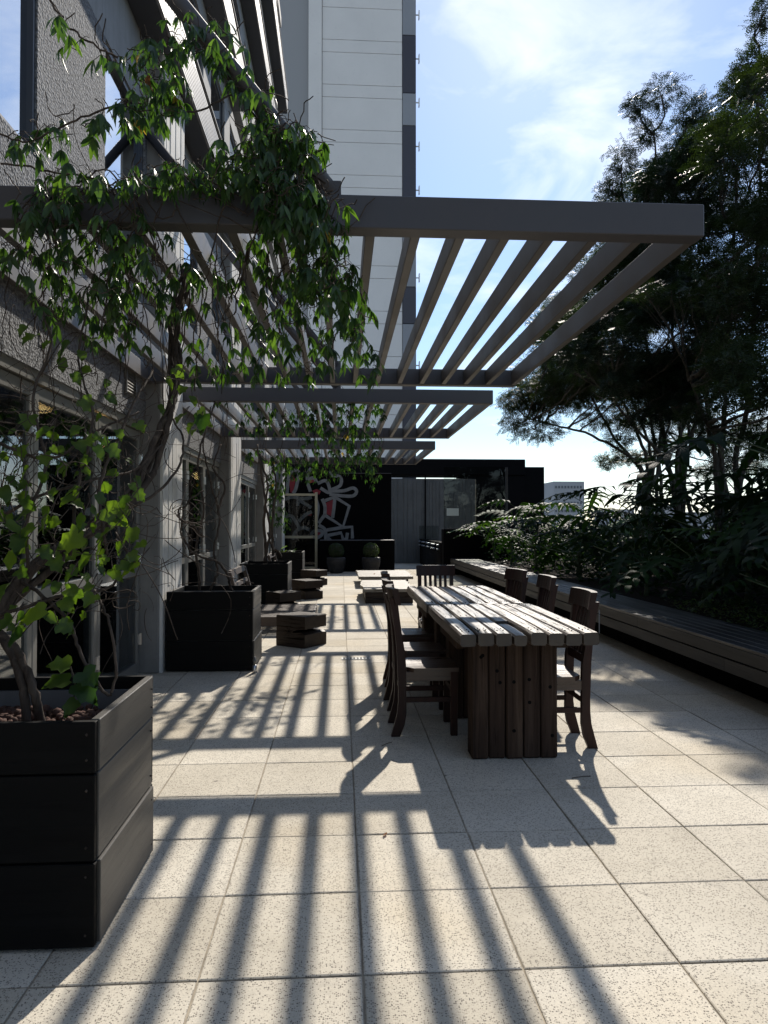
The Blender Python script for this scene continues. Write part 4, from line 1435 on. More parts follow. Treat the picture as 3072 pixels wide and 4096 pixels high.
class Vine:
    def __init__(s, loc, label, group=None):
        s.t = thing('climbing_vine', loc, 0, label, 'vine', 'climbing vines on the pergolas')
        s.leaves, s.stem, s.thin = [], MB(), MB()
    def lay(s, p, d, n, size, kind=LANCE):
        s.leaves.append((leaf_matrix(p, d, n, size), random.choice(kind)))
    def compound(s, p, size, out=None):
        """five drooping leaflets from one leaf stalk"""
        out = out or rdir(-.3, .5)
        h = Vector((out.x, out.y, 0))
        h = h.normalized() if h.length > .01 else Vector((1, 0, 0))
        tip = p + h * size * .5 + Vector((0, 0, -.02))
        s.thin.tube([p, (p + tip) / 2 + Vector((0, 0, size * .15)), tip], .0016, 3, False)
        side = h.cross(Vector((0, 0, 1)))
        n = random.choice((3, 5, 5, 5))
        r = random.random()
        kind = YELLOW if r < .007 else DRY if r < .010 else LANCE
        for i in range(n):
            a = (i - (n - 1) / 2) * .55 + random.uniform(-.2, .2)
            d = h * math.cos(a) * .75 + side * math.sin(a) * .9 + Vector((0, 0, -random.uniform(.55, 1.3)))
            s.lay(tip, d, h * .8 + Vector((0, 0, .8)) + rdir() * .25, size * random.uniform(.72, 1.12) * (1 - .12 * abs(i - (n - 1) / 2)), kind)
    def clump(s, u, v, ru, rv, y, n, size=.08, dy=.22, strands=True):
        n = int(n * 1.6)
        for k in range(n):
            a, r = random.uniform(0, 2 * math.pi), math.sqrt(random.random())
            p = at(u + ru * r * math.cos(a), v + rv * r * math.sin(a), y + random.uniform(-dy, dy))
            s.compound(p, size * random.uniform(.8, 1.2))
            if strands and k % 3 == 0:
                q = p + Vector((random.uniform(-.10, .10), random.uniform(-.1, .1), random.uniform(-.04, .10)))
                s.thin.tube(wig([p, (p + q) / 2 + rdir() * .03, q], 3, .006), .0024, 4, False)
    def tendril(s, p, n=10, r=.0013, L=.3, curl=.5):
        d = rdir(-.8, .6)
        pts = [p]
        ax = rdir()
        for i in range(n):
            d = (Matrix.Rotation(random.uniform(0, curl), 3, ax) @ d + Vector((0, 0, -.03))).normalized()
            pts.append(pts[-1] + d * L / n)
        s.thin.tube(pts, r, 4, False)
    def finish(s, nmax=292):
        off = Vector(s.t.location)
        def key(e):
            p = e[0].translation
            sz = e[0].to_scale().x / max(.5, p.y)
            u = 735 + p.x * 1566 / max(.3, p.y)
            v = 1132 - (p.z - 1.4) * 1566 / max(.3, p.y)
            inside = -10 < u < 1660 and -10 < v < 2220
            return -sz if inside else 1
        s.leaves.sort(key=key)
        for mtx, me in s.leaves[:nmax]:
            o = link(me.name.split('.')[0], me, s.t)
            q = mtx.copy()
            q.translation = mtx.translation - off
            o.matrix_local = q
        rest_ = {}
        for mtx, me in s.leaves[nmax:]:
            rest_.setdefault(me.materials[0].name, []).append((mtx, me))
        m, mats = MB(), []
        if rest_:
            me2 = bpy.data.meshes.new('foliage')
            mi = []
            for k, (mn, lst) in enumerate(rest_.items()):
                mats.append(bpy.data.materials[mn])
                for mtx, me in lst:
                    m.add([mtx @ q.co - off for q in me.vertices], [tuple(p.vertices) for p in me.polygons])
                    mi += [k] * len(me.polygons)
            me2.from_pydata(m.v, [], m.f)
            for q in mats: me2.materials.append(q)
            me2.polygons.foreach_set('material_index', mi)
            me2.polygons.foreach_set('use_smooth', [True] * len(mi))
            me2.update()
            o = link('foliage', me2, s.t)
            o['kind'] = 'stuff'
        if s.stem.v: s.stem.build('stem', M['bark'], s.t, True, world=True)
        if s.thin.v:
            o = s.thin.build('twigs', M['bark'], s.t, True, world=True)
            o['kind'] = 'stuff'

# ---- vine of the nearest planter, over the nearest pergola
V1 = Vine((-1.25, 2.85, .60), 'large leafy vine climbing from the nearest planter over the nearest pergola')
def px(l): return [at(*p) for p in l]
for k in range(2):
    b = [(58 + 30 * k, 1562, 2.72 + .05 * k), (52 + 24 * k, 1500, 2.72), (36 + 18 * k, 1440, 2.75), (10 + 14 * k, 1390, 2.8), (-30, 1340, 2.9)]
    pts = wig(px(b), 5, .004)
    V1.stem.tube(pts, taper(len(pts), .017, .014), 8)
bun = [(-40, 1400, 2.85), (20, 1300, 2.95), (100, 1215, 3.05), (190, 1150, 3.2), (265, 1085, 3.4), (320, 1010, 3.55), (352, 930, 3.65), (372, 850, 3.75), (380, 770, 3.85), (378, 700, 3.95), (392, 630, 4.05), (400, 575, 4.1)]
for k in range(7):
    o_ = 15 if k else 5
    pts = wig([at(u + random.uniform(-o_, o_), v + random.uniform(-o_, o_) * 1.2, y + random.uniform(-.05, .05)) for u, v, y in bun], 5, .005)
    r0 = random.choice((.018, .015, .011, .009))
    V1.stem.tube(pts, taper(len(pts), r0, r0 * .7), 7)
for b in ([(40, 1250, 2.95), (95, 1290, 2.85), (150, 1345, 2.75), (170, 1400, 2.72), (205, 1465, 2.7), (238, 1500, 2.7), (250, 1440, 2.7), (240, 1360, 2.72), (222, 1310, 2.75), (205, 1275, 2.8)],
          [(-10, 1120, 3.0), (90, 1070, 3.0), (190, 1040, 3.1), (290, 1015, 3.3), (350, 960, 3.5)],
          [(0, 1330, 2.8), (120, 1290, 2.8), (230, 1270, 2.85), (280, 1215, 2.9), (250, 1150, 2.95)],
          [(270, 1100, 3.3), (330, 1070, 3.4), (385, 1010, 3.5), (395, 950, 3.6), (370, 900, 3.7)],
          [(0, 960, 3.0), (110, 990, 3.0), (210, 930, 3.1), (300, 890, 3.2)], [(60, 1240, 2.9), (60, 1120, 2.9), (100, 1000, 3.0), (70, 860, 3.1), (110, 740, 3.2), (60, 600, 3.3)],
          [(150, 1200, 2.9), (170, 1050, 3.0), (200, 900, 3.1), (170, 780, 3.2), (190, 650, 3.3)], [(230, 1200, 3.0), (215, 1060, 3.0), (250, 960, 3.1), (290, 870, 3.2), (330, 800, 3.4)]):
    pts = wig(px(b), 6, .004)
    V1.stem.tube(pts, taper(len(pts), .0075, .0045), 6)
# strands hanging from the pergola
for k in range(85):
    u = random.uniform(20, 760)
    y = random.uniform(3.15, 4.6)
    v0 = 1132 - 1.36 * 1566 / y + random.uniform(-20, 20)
    ln = random.uniform(60, 260) * (.6 if u > 500 else 1)
    du = random.uniform(-40, 40)
    pts = wig([at(u, v0, y), at(u + du * .4, v0 + ln * .35, y), at(u + du * .8, v0 + ln * .7, y + .05), at(u + du, v0 + ln, y)], 4, .008)
    V1.thin.tube(pts, random.uniform(.0018, .0042), 4, False)
# twigs along and over the front beam and the strut
for k in range(26):
    u = random.uniform(0, 700)
    pts = wig([at(u, random.uniform(370, 470), 3.15), at(u + random.uniform(-90, 90), random.uniform(360, 520), 3.18), at(u + random.uniform(-160, 160), random.uniform(380, 600), 3.2)], 5, .006)
    V1.thin.tube(pts, random.uniform(.002, .004), 4, False)
for b in ([(715, 420, 3.25), (640, 330, 3.25), (560, 230, 3.25), (480, 130, 3.25), (400, 40, 3.25)], [(700, 400, 3.22), (560, 260, 3.3), (430, 80, 3.2)],
          [(0, 290, 3.1), (60, 305, 3.1), (150, 265, 3.1), (230, 235, 3.1), (300, 215, 3.15)], [(0, 350, 3.1), (100, 368, 3.1), (220, 390, 3.15)],
          [(105, 0, 3.0), (150, 60, 3.0), (200, 95, 3.0), (255, 125, 3.05)], [(350, 250, 3.2), (420, 240, 3.2), (500, 205, 3.25)]):
    pts = wig(px(b), 6, .006)
    V1.thin.tube(pts, .0045, 5, False)
for c in [(420, 70, 75, 45, 3.2, 24), (330, 150, 45, 70, 3.2, 26), (300, 225, 40, 35, 3.2, 12), (375, 215, 30, 45, 3.2, 12), (500, 140, 45, 45, 3.2, 10), (560, 190, 30, 30, 3.2, 8),
          (590, 280, 65, 45, 3.2, 28), (600, 335, 60, 70, 3.2, 32), (660, 300, 30, 40, 3.2, 10), (520, 340, 70, 50, 3.2, 26), (450, 372, 90, 25, 3.2, 18), (570, 395, 80, 40, 3.2, 24),
          (380, 372, 70, 28, 3.2, 14), (290, 378, 50, 30, 3.2, 10), (170, 395, 70, 45, 3.15, 22), (95, 405, 60, 30, 3.15, 10), (70, 300, 60, 14, 3.1, 6), (150, 265, 90, 18, 3.1, 9),
          (215, 250, 40, 18, 3.1, 5), (125, 30, 18, 30, 3.0, 3), (190, 95, 30, 14, 3.0, 3), (240, 118, 25, 20, 3.0, 3), (45, 290, 15, 15, 3.0, 2),
          (130, 470, 110, 60, 3.14, 30), (60, 545, 55, 50, 3.4, 12), (230, 560, 110, 90, 3.35, 44), (330, 600, 90, 85, 3.5, 22), (290, 500, 60, 60, 3.2, 16), (450, 600, 60, 70, 3.7, 9),
          (550, 560, 60, 65, 3.6, 13), (650, 440, 85, 60, 3.14, 62), (690, 555, 60, 95, 3.3, 70), (640, 420, 90, 35, 3.12, 30), (610, 330, 60, 60, 3.15, 26), (615, 650, 70, 75, 3.6, 28), (742, 640, 30, 95, 3.4, 18), (772, 700, 16, 80, 3.5, 10),
          (520, 700, 60, 60, 3.8, 7), (690, 730, 60, 60, 3.8, 12), (560, 770, 50, 40, 4.2, 8), (420, 700, 50, 60, 4.0, 5), (200, 655, 90, 60, 3.4, 16), (100, 620, 60, 60, 3.4, 10),
          (470, 780, 50, 40, 4.4, 8), (780, 790, 30, 60, 4.4, 8), (640, 790, 60, 40, 4.6, 10), (250, 720, 70, 40, 3.6, 8)]:
    V1.clump(*c)
# broad leaves
def broad(vine, u, v, y, size, down=None):
    p = at(u, v, y)
    h = rdir(-.2, .2)
    d = Vector((h.x * .9, h.y * .5 - .25, -random.uniform(.25, 1.0)))
    n = Vector((random.uniform(-.6, .6), -random.uniform(.2, .9), random.uniform(.4, 1.0)))
    vine.lay(p, d, n, size, BROAD)
    q = p - d.normalized() * size * .5 + Vector((0, .03, .03))
    vine.thin.tube([p, (p + q) / 2, q], .0022, 4, False)
spots_b = [(110, 730, 3.1), (145, 745, 3.1), (180, 760, 3.15), (85, 720, 3.1), (125, 775, 3.1), (200, 790, 3.2), (160, 800, 3.1), (65, 700, 3.1), (240, 820, 3.3), (225, 850, 3.3), (200, 735, 3.2),
           (370, 800, 3.6), (395, 830, 3.6), (415, 850, 3.6), (430, 880, 3.6), (390, 900, 3.6), (355, 815, 3.6), (410, 915, 3.6), (345, 870, 3.6), (425, 930, 3.6), (380, 860, 3.6), (440, 905, 3.6),
           (60, 1040, 2.9), (95, 1020, 2.9), (40, 1075, 2.9), (165, 960, 3.0), (190, 980, 3.0), (150, 1000, 3.0), (260, 935, 3.1), (225, 940, 3.1), (250, 1015, 3.2), (20, 990, 2.8), (55, 955, 2.8), (90, 985, 2.8),
           (120, 1060, 2.8), (205, 1075, 2.8), (230, 1090, 2.8), (265, 1080, 2.9), (290, 1065, 2.9), (190, 1100, 2.8), (245, 1120, 2.8), (15, 1130, 2.7), (40, 1150, 2.7), (75, 1140, 2.7), (30, 1190, 2.7), (80, 1180, 2.7),
           (250, 1145, 2.75), (290, 1135, 2.75), (270, 1170, 2.75), (215, 1175, 2.75), (240, 1200, 2.7), (285, 1190, 2.7), (300, 1210, 2.7), (310, 1180, 2.75), (195, 1205, 2.7), (265, 1225, 2.7), (180, 1160, 2.75),
           (150, 1245, 2.65), (170, 1270, 2.65), (130, 1290, 2.65), (200, 1290, 2.6), (185, 1245, 2.65), (110, 1250, 2.65), (45, 1230, 2.65), (20, 1260, 2.65), (60, 1330, 2.6), (95, 1325, 2.6), (20, 1340, 2.6), (120, 1345, 2.6), (40, 1362, 2.6),
           (0, 1060, 2.8), (5, 1100, 2.8), (135, 1120, 2.8), (60, 1100, 2.8), (160, 1080, 2.85), (105, 1110, 2.8), (20, 1025, 2.8), (120, 940, 3.0), (70, 900, 3.0), (215, 890, 3.1), (175, 860, 3.1)]
for (u, v, y) in spots_b:
    broad(V1, u + random.uniform(-8, 8), v + random.uniform(-8, 8), y, random.uniform(.04, .078) if random.random() < .88 else .105)
for (u, v, d, n, s) in ((150, 1440, (-.8, -.1, .1), (0, -.6, .8), .08), (178, 1452, (.6, -.3, -.45), (.1, -.8, .6), .085), (150, 1470, (-.9, -.2, -.05), (0, -.5, .8), .095), (165, 1478, (.7, -.3, -.4), (.1, -.7, .7), .10), (165, 1512, (-.3, -.5, -.5), (0, -.8, .5), .07)):
    V1.lay(at(u, v, 2.62), d, n, s, BROAD)
for k in range(95):
    u, v = random.uniform(-5, 300), random.uniform(900, 1370)
    if u > 200 and v > 1260: continue
    broad(V1, u, v, random.uniform(2.6, 3.2), random.uniform(.03, .065))
pts = wig([at(130, 1560, 2.7), at(150, 1525, 2.66), at(162, 1495, 2.63), at(160, 1465, 2.62), at(152, 1440, 2.62)], 4, .001)
V1.thin.tube(pts, .003, 5, False)
for k in range(170):
    V1.tendril(at(random.uniform(0, 420), random.uniform(760, 1320), random.uniform(2.7, 3.6)), 14, random.uniform(.0008, .0022), random.uniform(.12, .5), random.choice((.35, .5, 1.1)))
for k in range(60):
    V1.tendril(at(random.uniform(20, 700), random.uniform(400, 760), random.uniform(3.2, 4.2)), 10, random.uniform(.001, .002), random.uniform(.15, .4), .45)
V1.finish()

# ---- vine of the second planter
V2 = Vine((-1.25, 7.37, .60), 'thin bare stemmed vine rising from the second planter to the middle pergola')
for b in ([(432, 1275, 7.35), (425, 1180, 7.3), (440, 1100, 7.3), (428, 1000, 7.4), (445, 930, 7.6), (470, 850, 8.0), (500, 838, 8.3)],
          [(455, 1275, 7.3), (470, 1235, 7.3), (462, 1190, 7.35), (475, 1120, 7.4), (455, 1040, 7.4), (440, 960, 7.5), (455, 880, 7.8)],
          [(500, 1275, 7.4), (490, 1240, 7.3), (470, 1215, 7.2), (420, 1195, 7.15), (395, 1160, 7.1), (392, 1125, 7.1), (405, 1085, 7.2), (440, 1060, 7.3)],
          [(440, 1160, 7.3), (410, 1130, 7.2), (388, 1120, 7.1), (386, 1100, 7.1), (400, 1095, 7.1)],
          [(470, 1110, 7.3), (485, 1050, 7.4), (460, 1010, 7.4), (478, 960, 7.5)]):
    pts = wig(px(b), 6, .008)
    V2.stem.tube(pts, taper(len(pts), .014, .008), 6)
for k in range(40):
    V2.tendril(at(random.uniform(395, 490), random.uniform(900, 1200), 7.3), 10, random.uniform(.0015, .003), random.uniform(.15, .45), .5)
for k in range(34):
    u, y = random.uniform(430, 830), random.uniform(7.9, 10.6)
    v0 = 1132 - 1.36 * 1566 / y
    pts = wig([at(u, v0, y), at(u + random.uniform(-8, 8), v0 + random.uniform(20, 45), y), at(u + random.uniform(-15, 15), v0 + random.uniform(50, 110), y)], 4, .01)
    V2.thin.tube(pts, .0035, 4, False)
for c in [(590, 905, 45, 30, 9.0, 24), (560, 880, 40, 30, 8.6, 10), (700, 880, 55, 45, 8.6, 34), (770, 930, 35, 55, 8.6, 30), (760, 865, 50, 30, 8.2, 20), (690, 955, 40, 40, 9.6, 24), (640, 915, 40, 30, 9.2, 14),
          (800, 960, 18, 60, 8.6, 16), (720, 920, 40, 60, 9, 26), (500, 850, 40, 20, 8.1, 6), (740, 990, 40, 30, 10, 12), (815, 880, 18, 30, 8.4, 8), (525, 925, 25, 20, 9, 6)]:
    V2.clump(*c, size=.085)
V2.finish(250)
# ---- vine of the third planter
V3 = Vine((-1.25, 12.4, .62), 'dark stemmed vine rising from the third planter to the farthest pergola')
for b in ([(570, 1215, 12.3), (583, 1150, 12.3), (574, 1090, 12.3), (566, 1030, 12.4), (556, 960, 12.6)], [(575, 1215, 12.4), (570, 1120, 12.4), (578, 1050, 12.4), (560, 980, 12.6)],
          [(606, 1205, 12.6), (600, 1190, 12.5), (588, 1185, 12.4), (578, 1150, 12.4)], [(590, 1200, 12.7), (588, 1130, 12.7), (596, 1060, 12.9), (590, 1000, 13.0)]):
    pts = wig(px(b), 6, .012)
    V3.stem.tube(pts, taper(len(pts), .026, .016), 6)
for c in [(600, 1020, 22, 50, 13.2, 46), (590, 1080, 14, 45, 13.2, 24), (645, 1005, 40, 25, 13.4, 30), (720, 1005, 45, 25, 13.8, 26), (790, 1000, 30, 35, 13.6, 24), (610, 1110, 14, 40, 13.4, 14), (690, 1020, 40, 20, 14, 14),
          (560, 985, 30, 20, 13, 12), (808, 1015, 12, 40, 13.2, 10), (755, 975, 40, 15, 13.0, 14)]:
    V3.clump(*c, size=.10)
for k in range(20):
    u, y = random.uniform(560, 820), random.uniform(12.9, 15)
    v0 = 1132 - 1.36 * 1566 / y
    V3.thin.tube(wig([at(u, v0, y), at(u + random.uniform(-6, 6), v0 + random.uniform(20, 50), y)], 5, .015), .004, 4, False)
V3.finish(200)
# small plant in the farthest planter
sp = thing('seedling', (-1.3, 17.4, .6), 0, 'small light green seedling in the farthest planter', 'plant')
for k in range(9):
    o = link('leaf', random.choice(BROAD), sp)
    o.matrix_local = leaf_matrix(Vector((random.uniform(-.12, .22), random.uniform(-.1, .1), .14 + random.uniform(0, .14))), rdir(-.2, .3), (0, -.3, 1), .14)

# ------------------------------------------------------------------ philodendron shrubs
def philo_mesh(seed, mt):
    rr = random.Random(seed)
    v, f = [], []
    npair = 7
    dr = rr.uniform(.25, .5)
    def mid(s): return Vector((0, s, .10 * s - dr * s * s))
    prof = [mid(i / 8) for i in range(9)]
    wv = [.012, .06, .075, .075, .07, .06, .05, .035, .0]
    for i, p in enumerate(prof):
        v += [p + Vector((-wv[i], 0, .25 * wv[i])), p, p + Vector((wv[i], 0, .25 * wv[i]))]
    for i in range(8):
        a = i * 3
        f += [(a, a + 1, a + 4, a + 3), (a + 1, a + 2, a + 5, a + 4)]
    for k in range(npair):
        s = .06 + .86 * k / (npair - 1)
        ln = (.44 - .30 * s) * (.8 if k == 0 else 1) * rr.uniform(.88, 1.1)
        ang = 1.75 - 1.35 * s + rr.uniform(-.08, .08)
        for sg in (-1, 1):
            d = Vector((sg * math.sin(ang), math.cos(ang), 0))
            p0 = mid(s) + Vector((sg * .03, 0, .01))
            pr = Vector((-d.y, d.x, 0))
            hw = (.036, .048, .030)
            st = len(v)
            for j, (q, hh) in enumerate(zip((0, .45, .8), hw)):
                c = p0 + d * ln * q + Vector((0, 0, .05 * q - .42 * ln * q * q * rr.uniform(.7, 1.4)))
                v += [c - pr * hh, c + pr * hh]
            c = p0 + d * ln + Vector((0, 0, .03 - .48 * ln))
            v.append(c)
            for j in range(2):
                a = st + 2 * j
                f.append((a, a + 1, a + 3, a + 2))
            f.append((st + 4, st + 5, st + 6))
    m = MB()
    m.add(v, f)
    return m.mesh('leaf', mt, True)
PH = [philo_mesh(s, M['philo']) for s in range(6)]
PHY = [philo_mesh(s + 50, M['philo_light']) for s in range(2)]
def philodendron(x, y, z, nl, reach, size, trunk, label, lean=(0, 0), light=0):
    t = thing('philodendron', (x, y, z), 0, label, 'shrub', 'split leaf philodendrons behind the deck bench')
    st = MB()
    top = Vector((lean[0], lean[1], trunk))
    st.tube(wig([Vector((0, 0, -.05)), top * .5 + Vector((.03, 0, 0)), top], 4, .008), .035, 8)
    for k in range(nl):
        g = 2.399 * k + random.uniform(-.4, .4)
        el = random.uniform(.35, 1.15)
        h = Vector((math.cos(g), math.sin(g), 0))
        R = reach * random.uniform(.75, 1.15)
        p1 = top + h * R * .35 * math.cos(el) + Vector((0, 0, R * .55 * math.sin(el)))
        p2 = top + h * R * math.cos(el) + Vector((0, 0, R * math.sin(el) * .92))
        st.tube([top - Vector((0, 0, random.uniform(0, .12))), p1, p2], [.012, .009, .006], 5)
        d = h * .9 + Vector((0, 0, random.uniform(-.5, .25)))
        o = link('leaf', random.choice(PHY if k < light else PH), t)
        o.matrix_local = leaf_matrix(p2, d, Vector((0, 0, 1)) + rdir() * .3, size * random.uniform(.9, 1.4))
    st.build('stem', M['stem_green'], t, True)
sh = [(4.75, 6.75, 9, 1.05, .78, 1.25, 'tall philodendron whose fronds reach highest at the right edge', (-.15, -.1), 0),
      (5.35, 7.3, 9, 1.0, .74, 1.35, 'tall dark philodendron in front of the rightmost tree trunk', (0, 0), 0),
      (4.9, 8.5, 9, 1.0, .72, 1.0, 'tall philodendron below the forked trunk', (0, 0), 0),
      (4.4, 5.6, 9, .9, .62, .75, 'philodendron nearest the camera at the right edge, with leaf scars on its stem', (-.1, 0), 1),
      (5.0, 6.3, 9, 1.0, .74, .75, 'tall philodendron behind the nearest one at the right edge', (0, 0), 0),
      (4.45, 7.0, 9, .8, .56, .45, 'philodendron with one pale young leaf held above the bench', (-.05, 0), 2),
      (5.3, 7.9, 9, 1.05, .74, .7, 'wide philodendron under the right hand tree trunks', (0, 0), 0),
      (4.25, 8.3, 9, .8, .6, .3, 'low philodendron leaning over the bench level with the nearest right chair', (0, 0), 0),
      (5.0, 9.2, 9, 1.0, .72, .62, 'philodendron in the middle of the bed with glossy dark leaves', (0, 0), 0),
      (4.2, 9.8, 8, .8, .6, .25, 'low philodendron near the bench behind the middle right chair', (0, 0), 0),
      (5.6, 10.4, 9, 1.1, .78, .75, 'tall philodendron near the parapet left of the trunks', (0, 0), 0),
      (4.5, 11.0, 9, .9, .66, .5, 'philodendron with spreading leaves behind the farthest right chair', (0, 0), 1),
      (5.2, 12.2, 9, 1.1, .8, .85, 'philodendron with a big leaf standing out against the sky', (0, 0), 0),
      (4.2, 12.6, 8, .8, .6, .3, 'low philodendron at the bench edge in the middle of the bed', (0, 0), 0),
      (4.6, 13.9, 9, .95, .68, .6, 'philodendron rising before the far apartment block', (0, 0), 0),
      (5.5, 14.6, 9, 1.1, .74, .8, 'dark philodendron by the parapet right of the low dark building', (0, 0), 0),
      (4.1, 15.1, 8, .8, .6, .45, 'philodendron with yellowish leaves overhanging the far part of the bench', (0, 0), 3),
      (4.8, 16.2, 9, .95, .68, .7, 'philodendron below the right corner of the low dark building', (0, 0), 0),
      (4.1, 17.3, 8, .8, .6, .55, 'light green philodendron before the glass screen', (0, 0), 4),
      (5.0, 18.4, 9, 1.0, .7, .8, 'philodendron standing close to the glass screen frame', (0, 0), 1),
      (4.05, 19.1, 8, .75, .55, .5, 'small philodendron at the far end of the bed', (0, 0), 2),
      (5.8, 6.9, 8, 1.1, .8, .7, 'philodendron by the parapet at the right edge of the picture', (0, 0), 0),
      (5.9, 9.0, 8, 1.0, .75, .6, 'philodendron by the parapet between the tree trunks', (0, 0), 0),
      (4.2, 6.3, 7, .7, .55, .15, 'low philodendron just behind the near end of the bench', (0, 0), 0),
      (5.9, 12.9, 8, 1.0, .72, .6, 'philodendron by the parapet under the leftmost boughs', (0, 0), 0),
      (5.8, 16.4, 8, 1.0, .7, .65, 'philodendron by the parapet at the far end', (0, 0), 0)]
for (x, y, nl, reach, size, trunk, lb, lean, light) in sh:
    philodendron(x, y, .42, nl, reach, size, trunk, lb, lean, light)
# dim undergrowth and ground cover
def scatter_leaves(name, n, x0, x1, y0, y1, z0, z1, s0, s1, mt, label, cat):
    c = np.stack([rng.uniform(x0, x1, n), rng.uniform(y0, y1, n), rng.uniform(z0, z1, n)], 1)
    a = rng.normal(size=(n, 3)); a[:, 2] *= .4
    a /= np.linalg.norm(a, axis=1)[:, None]
    b = np.cross(a, rng.normal(size=(n, 3)) * .5 + np.array([0, 0, 1.0]))
    b /= np.linalg.norm(b, axis=1)[:, None]
    s = rng.uniform(s0, s1, n)[:, None]
    V = np.stack([c, c + a * s * .5 + b * s * .25, c + a * s, c + a * s * .5 - b * s * .25], 1).reshape(-1, 3)
    o = link(name, np_mesh(name, V, np.arange(n * 4).reshape(-1, 4), mt))
    tag(o, label, cat, None, 'stuff')
scatter_leaves('undergrowth', 9000, 3.9, 6.5, 4.5, 19.8, .42, 1.15, .06, .16, M['philo'], 'dark dense undergrowth below the philodendrons', 'undergrowth')
scatter_leaves('ground_cover', 2600, 3.74, 4.6, 4.4, 8.2, .42, .56, .025, .05, M['cover'], 'small leaved ground cover along the back of the bench at the right', 'ground cover')

# ------------------------------------------------------------------ trees
def tree(base, stems, clumps, label, dens=1.0, leaf=.040):
    t = thing('tree', base, 0, label, 'tree', 'feathery leaved trees behind the shrubs')
    base = Vector(base)
    tk, br = MB(), MB()
    nodes = []
    for s in stems:
        pts = wig([base + Vector((random.uniform(-.4, .4), random.uniform(-.4, .4), -.2))] + [at(*q) for q in s], 5, .02)
        tk.tube(pts, taper(len(pts), .046, .016), 8)
        nodes += pts[4:]
    Cs, As, Bs, Ss = [], [], [], []
    for (u, v, ru, rv, y) in clumps:
        c = at(u, v, y)
        k = y / 1566
        a, b, dp = ru * k, rv * k, max(ru, rv) * k * 1.1
        nd = min(nodes, key=lambda q: (q - c).length + (2 if q.z > c.z + .3 else 0))
        mid_ = (nd + c) / 2 + Vector((random.uniform(-.1, .1), random.uniform(-.1, .1), -.06))
        pts = wig([nd, mid_, c], 5, .02)
        br.tube(pts, taper(len(pts), .022, .009), 6)
        for _ in range(7):
            e = c + Vector((random.uniform(-a, a), random.uniform(-dp, dp), random.uniform(-b, b))) * .95
            st = pts[random.randrange(len(pts) // 2, len(pts))]
            q2 = wig([st, (st + e) / 2 + rdir() * .05, e], 3, .015)
            br.tube(q2, taper(len(q2), .008, .003), 4, False)
        n = int(dens * 900 * a * b * 4 + 30)
        q = rng.normal(size=(n, 3))
        q /= np.linalg.norm(q, axis=1)[:, None]
        r = rng.uniform(.25, 1.0, n) ** .5
        wob = 1 + .35 * np.sin(q[:, 0] * 5 + u) * np.cos(q[:, 2] * 6 + v)
        cc = np.array(c) + q * (r * wob)[:, None] * np.array([a, dp, b])
        ax = q * np.array([1, 1, .4]) + rng.normal(size=(n, 3)) * .5 + np.array([0, 0, -.35])
        ax /= np.linalg.norm(ax, axis=1)[:, None]
        sd = np.cross(ax, np.array([0, 0, 1.0]) + rng.normal(size=(n, 3)) * .35)
        sd /= np.linalg.norm(sd, axis=1)[:, None]
        Cs.append(cc); As.append(ax); Bs.append(sd); Ss.append(rng.uniform(.75, 1.25, n))
    C_, A_, B_, S_ = np.concatenate(Cs), np.concatenate(As), np.concatenate(Bs), np.concatenate(Ss)[:, None]
    Nn = np.cross(A_, B_)
    Q = []
    for k in range(7):
        tp_ = math.sin((k + 1.2) / 8.2 * math.pi) ** .6
        for sg in (-1, 1):
            b0 = C_ + A_ * (k * .026 - .08) * S_ + Nn * (-.004 * k)
            d = B_ * sg * .92 + A_ * .35 + Nn * rng.uniform(-.35, .2, (len(C_), 1))
            l_ = leaf * tp_ * S_
            Q.append(np.stack([b0, b0 + d * l_ * .5 + A_ * .0085 * S_, b0 + d * l_, b0 + d * l_ * .5 - A_ * .0085 * S_], 1))
    V = np.concatenate(Q).reshape(-1, 3) - np.array(base)
    o = link('crown', np_mesh('crown', V, np.arange(len(V)).reshape(-1, 4), M['tree_leaf']), t)
    o['kind'] = 'stuff'
    tk.build('trunk', M['tree_bark'], t, True, world=True)
    br.build('branch', M['tree_bark'], t, True, world=True)['kind'] = 'stuff'

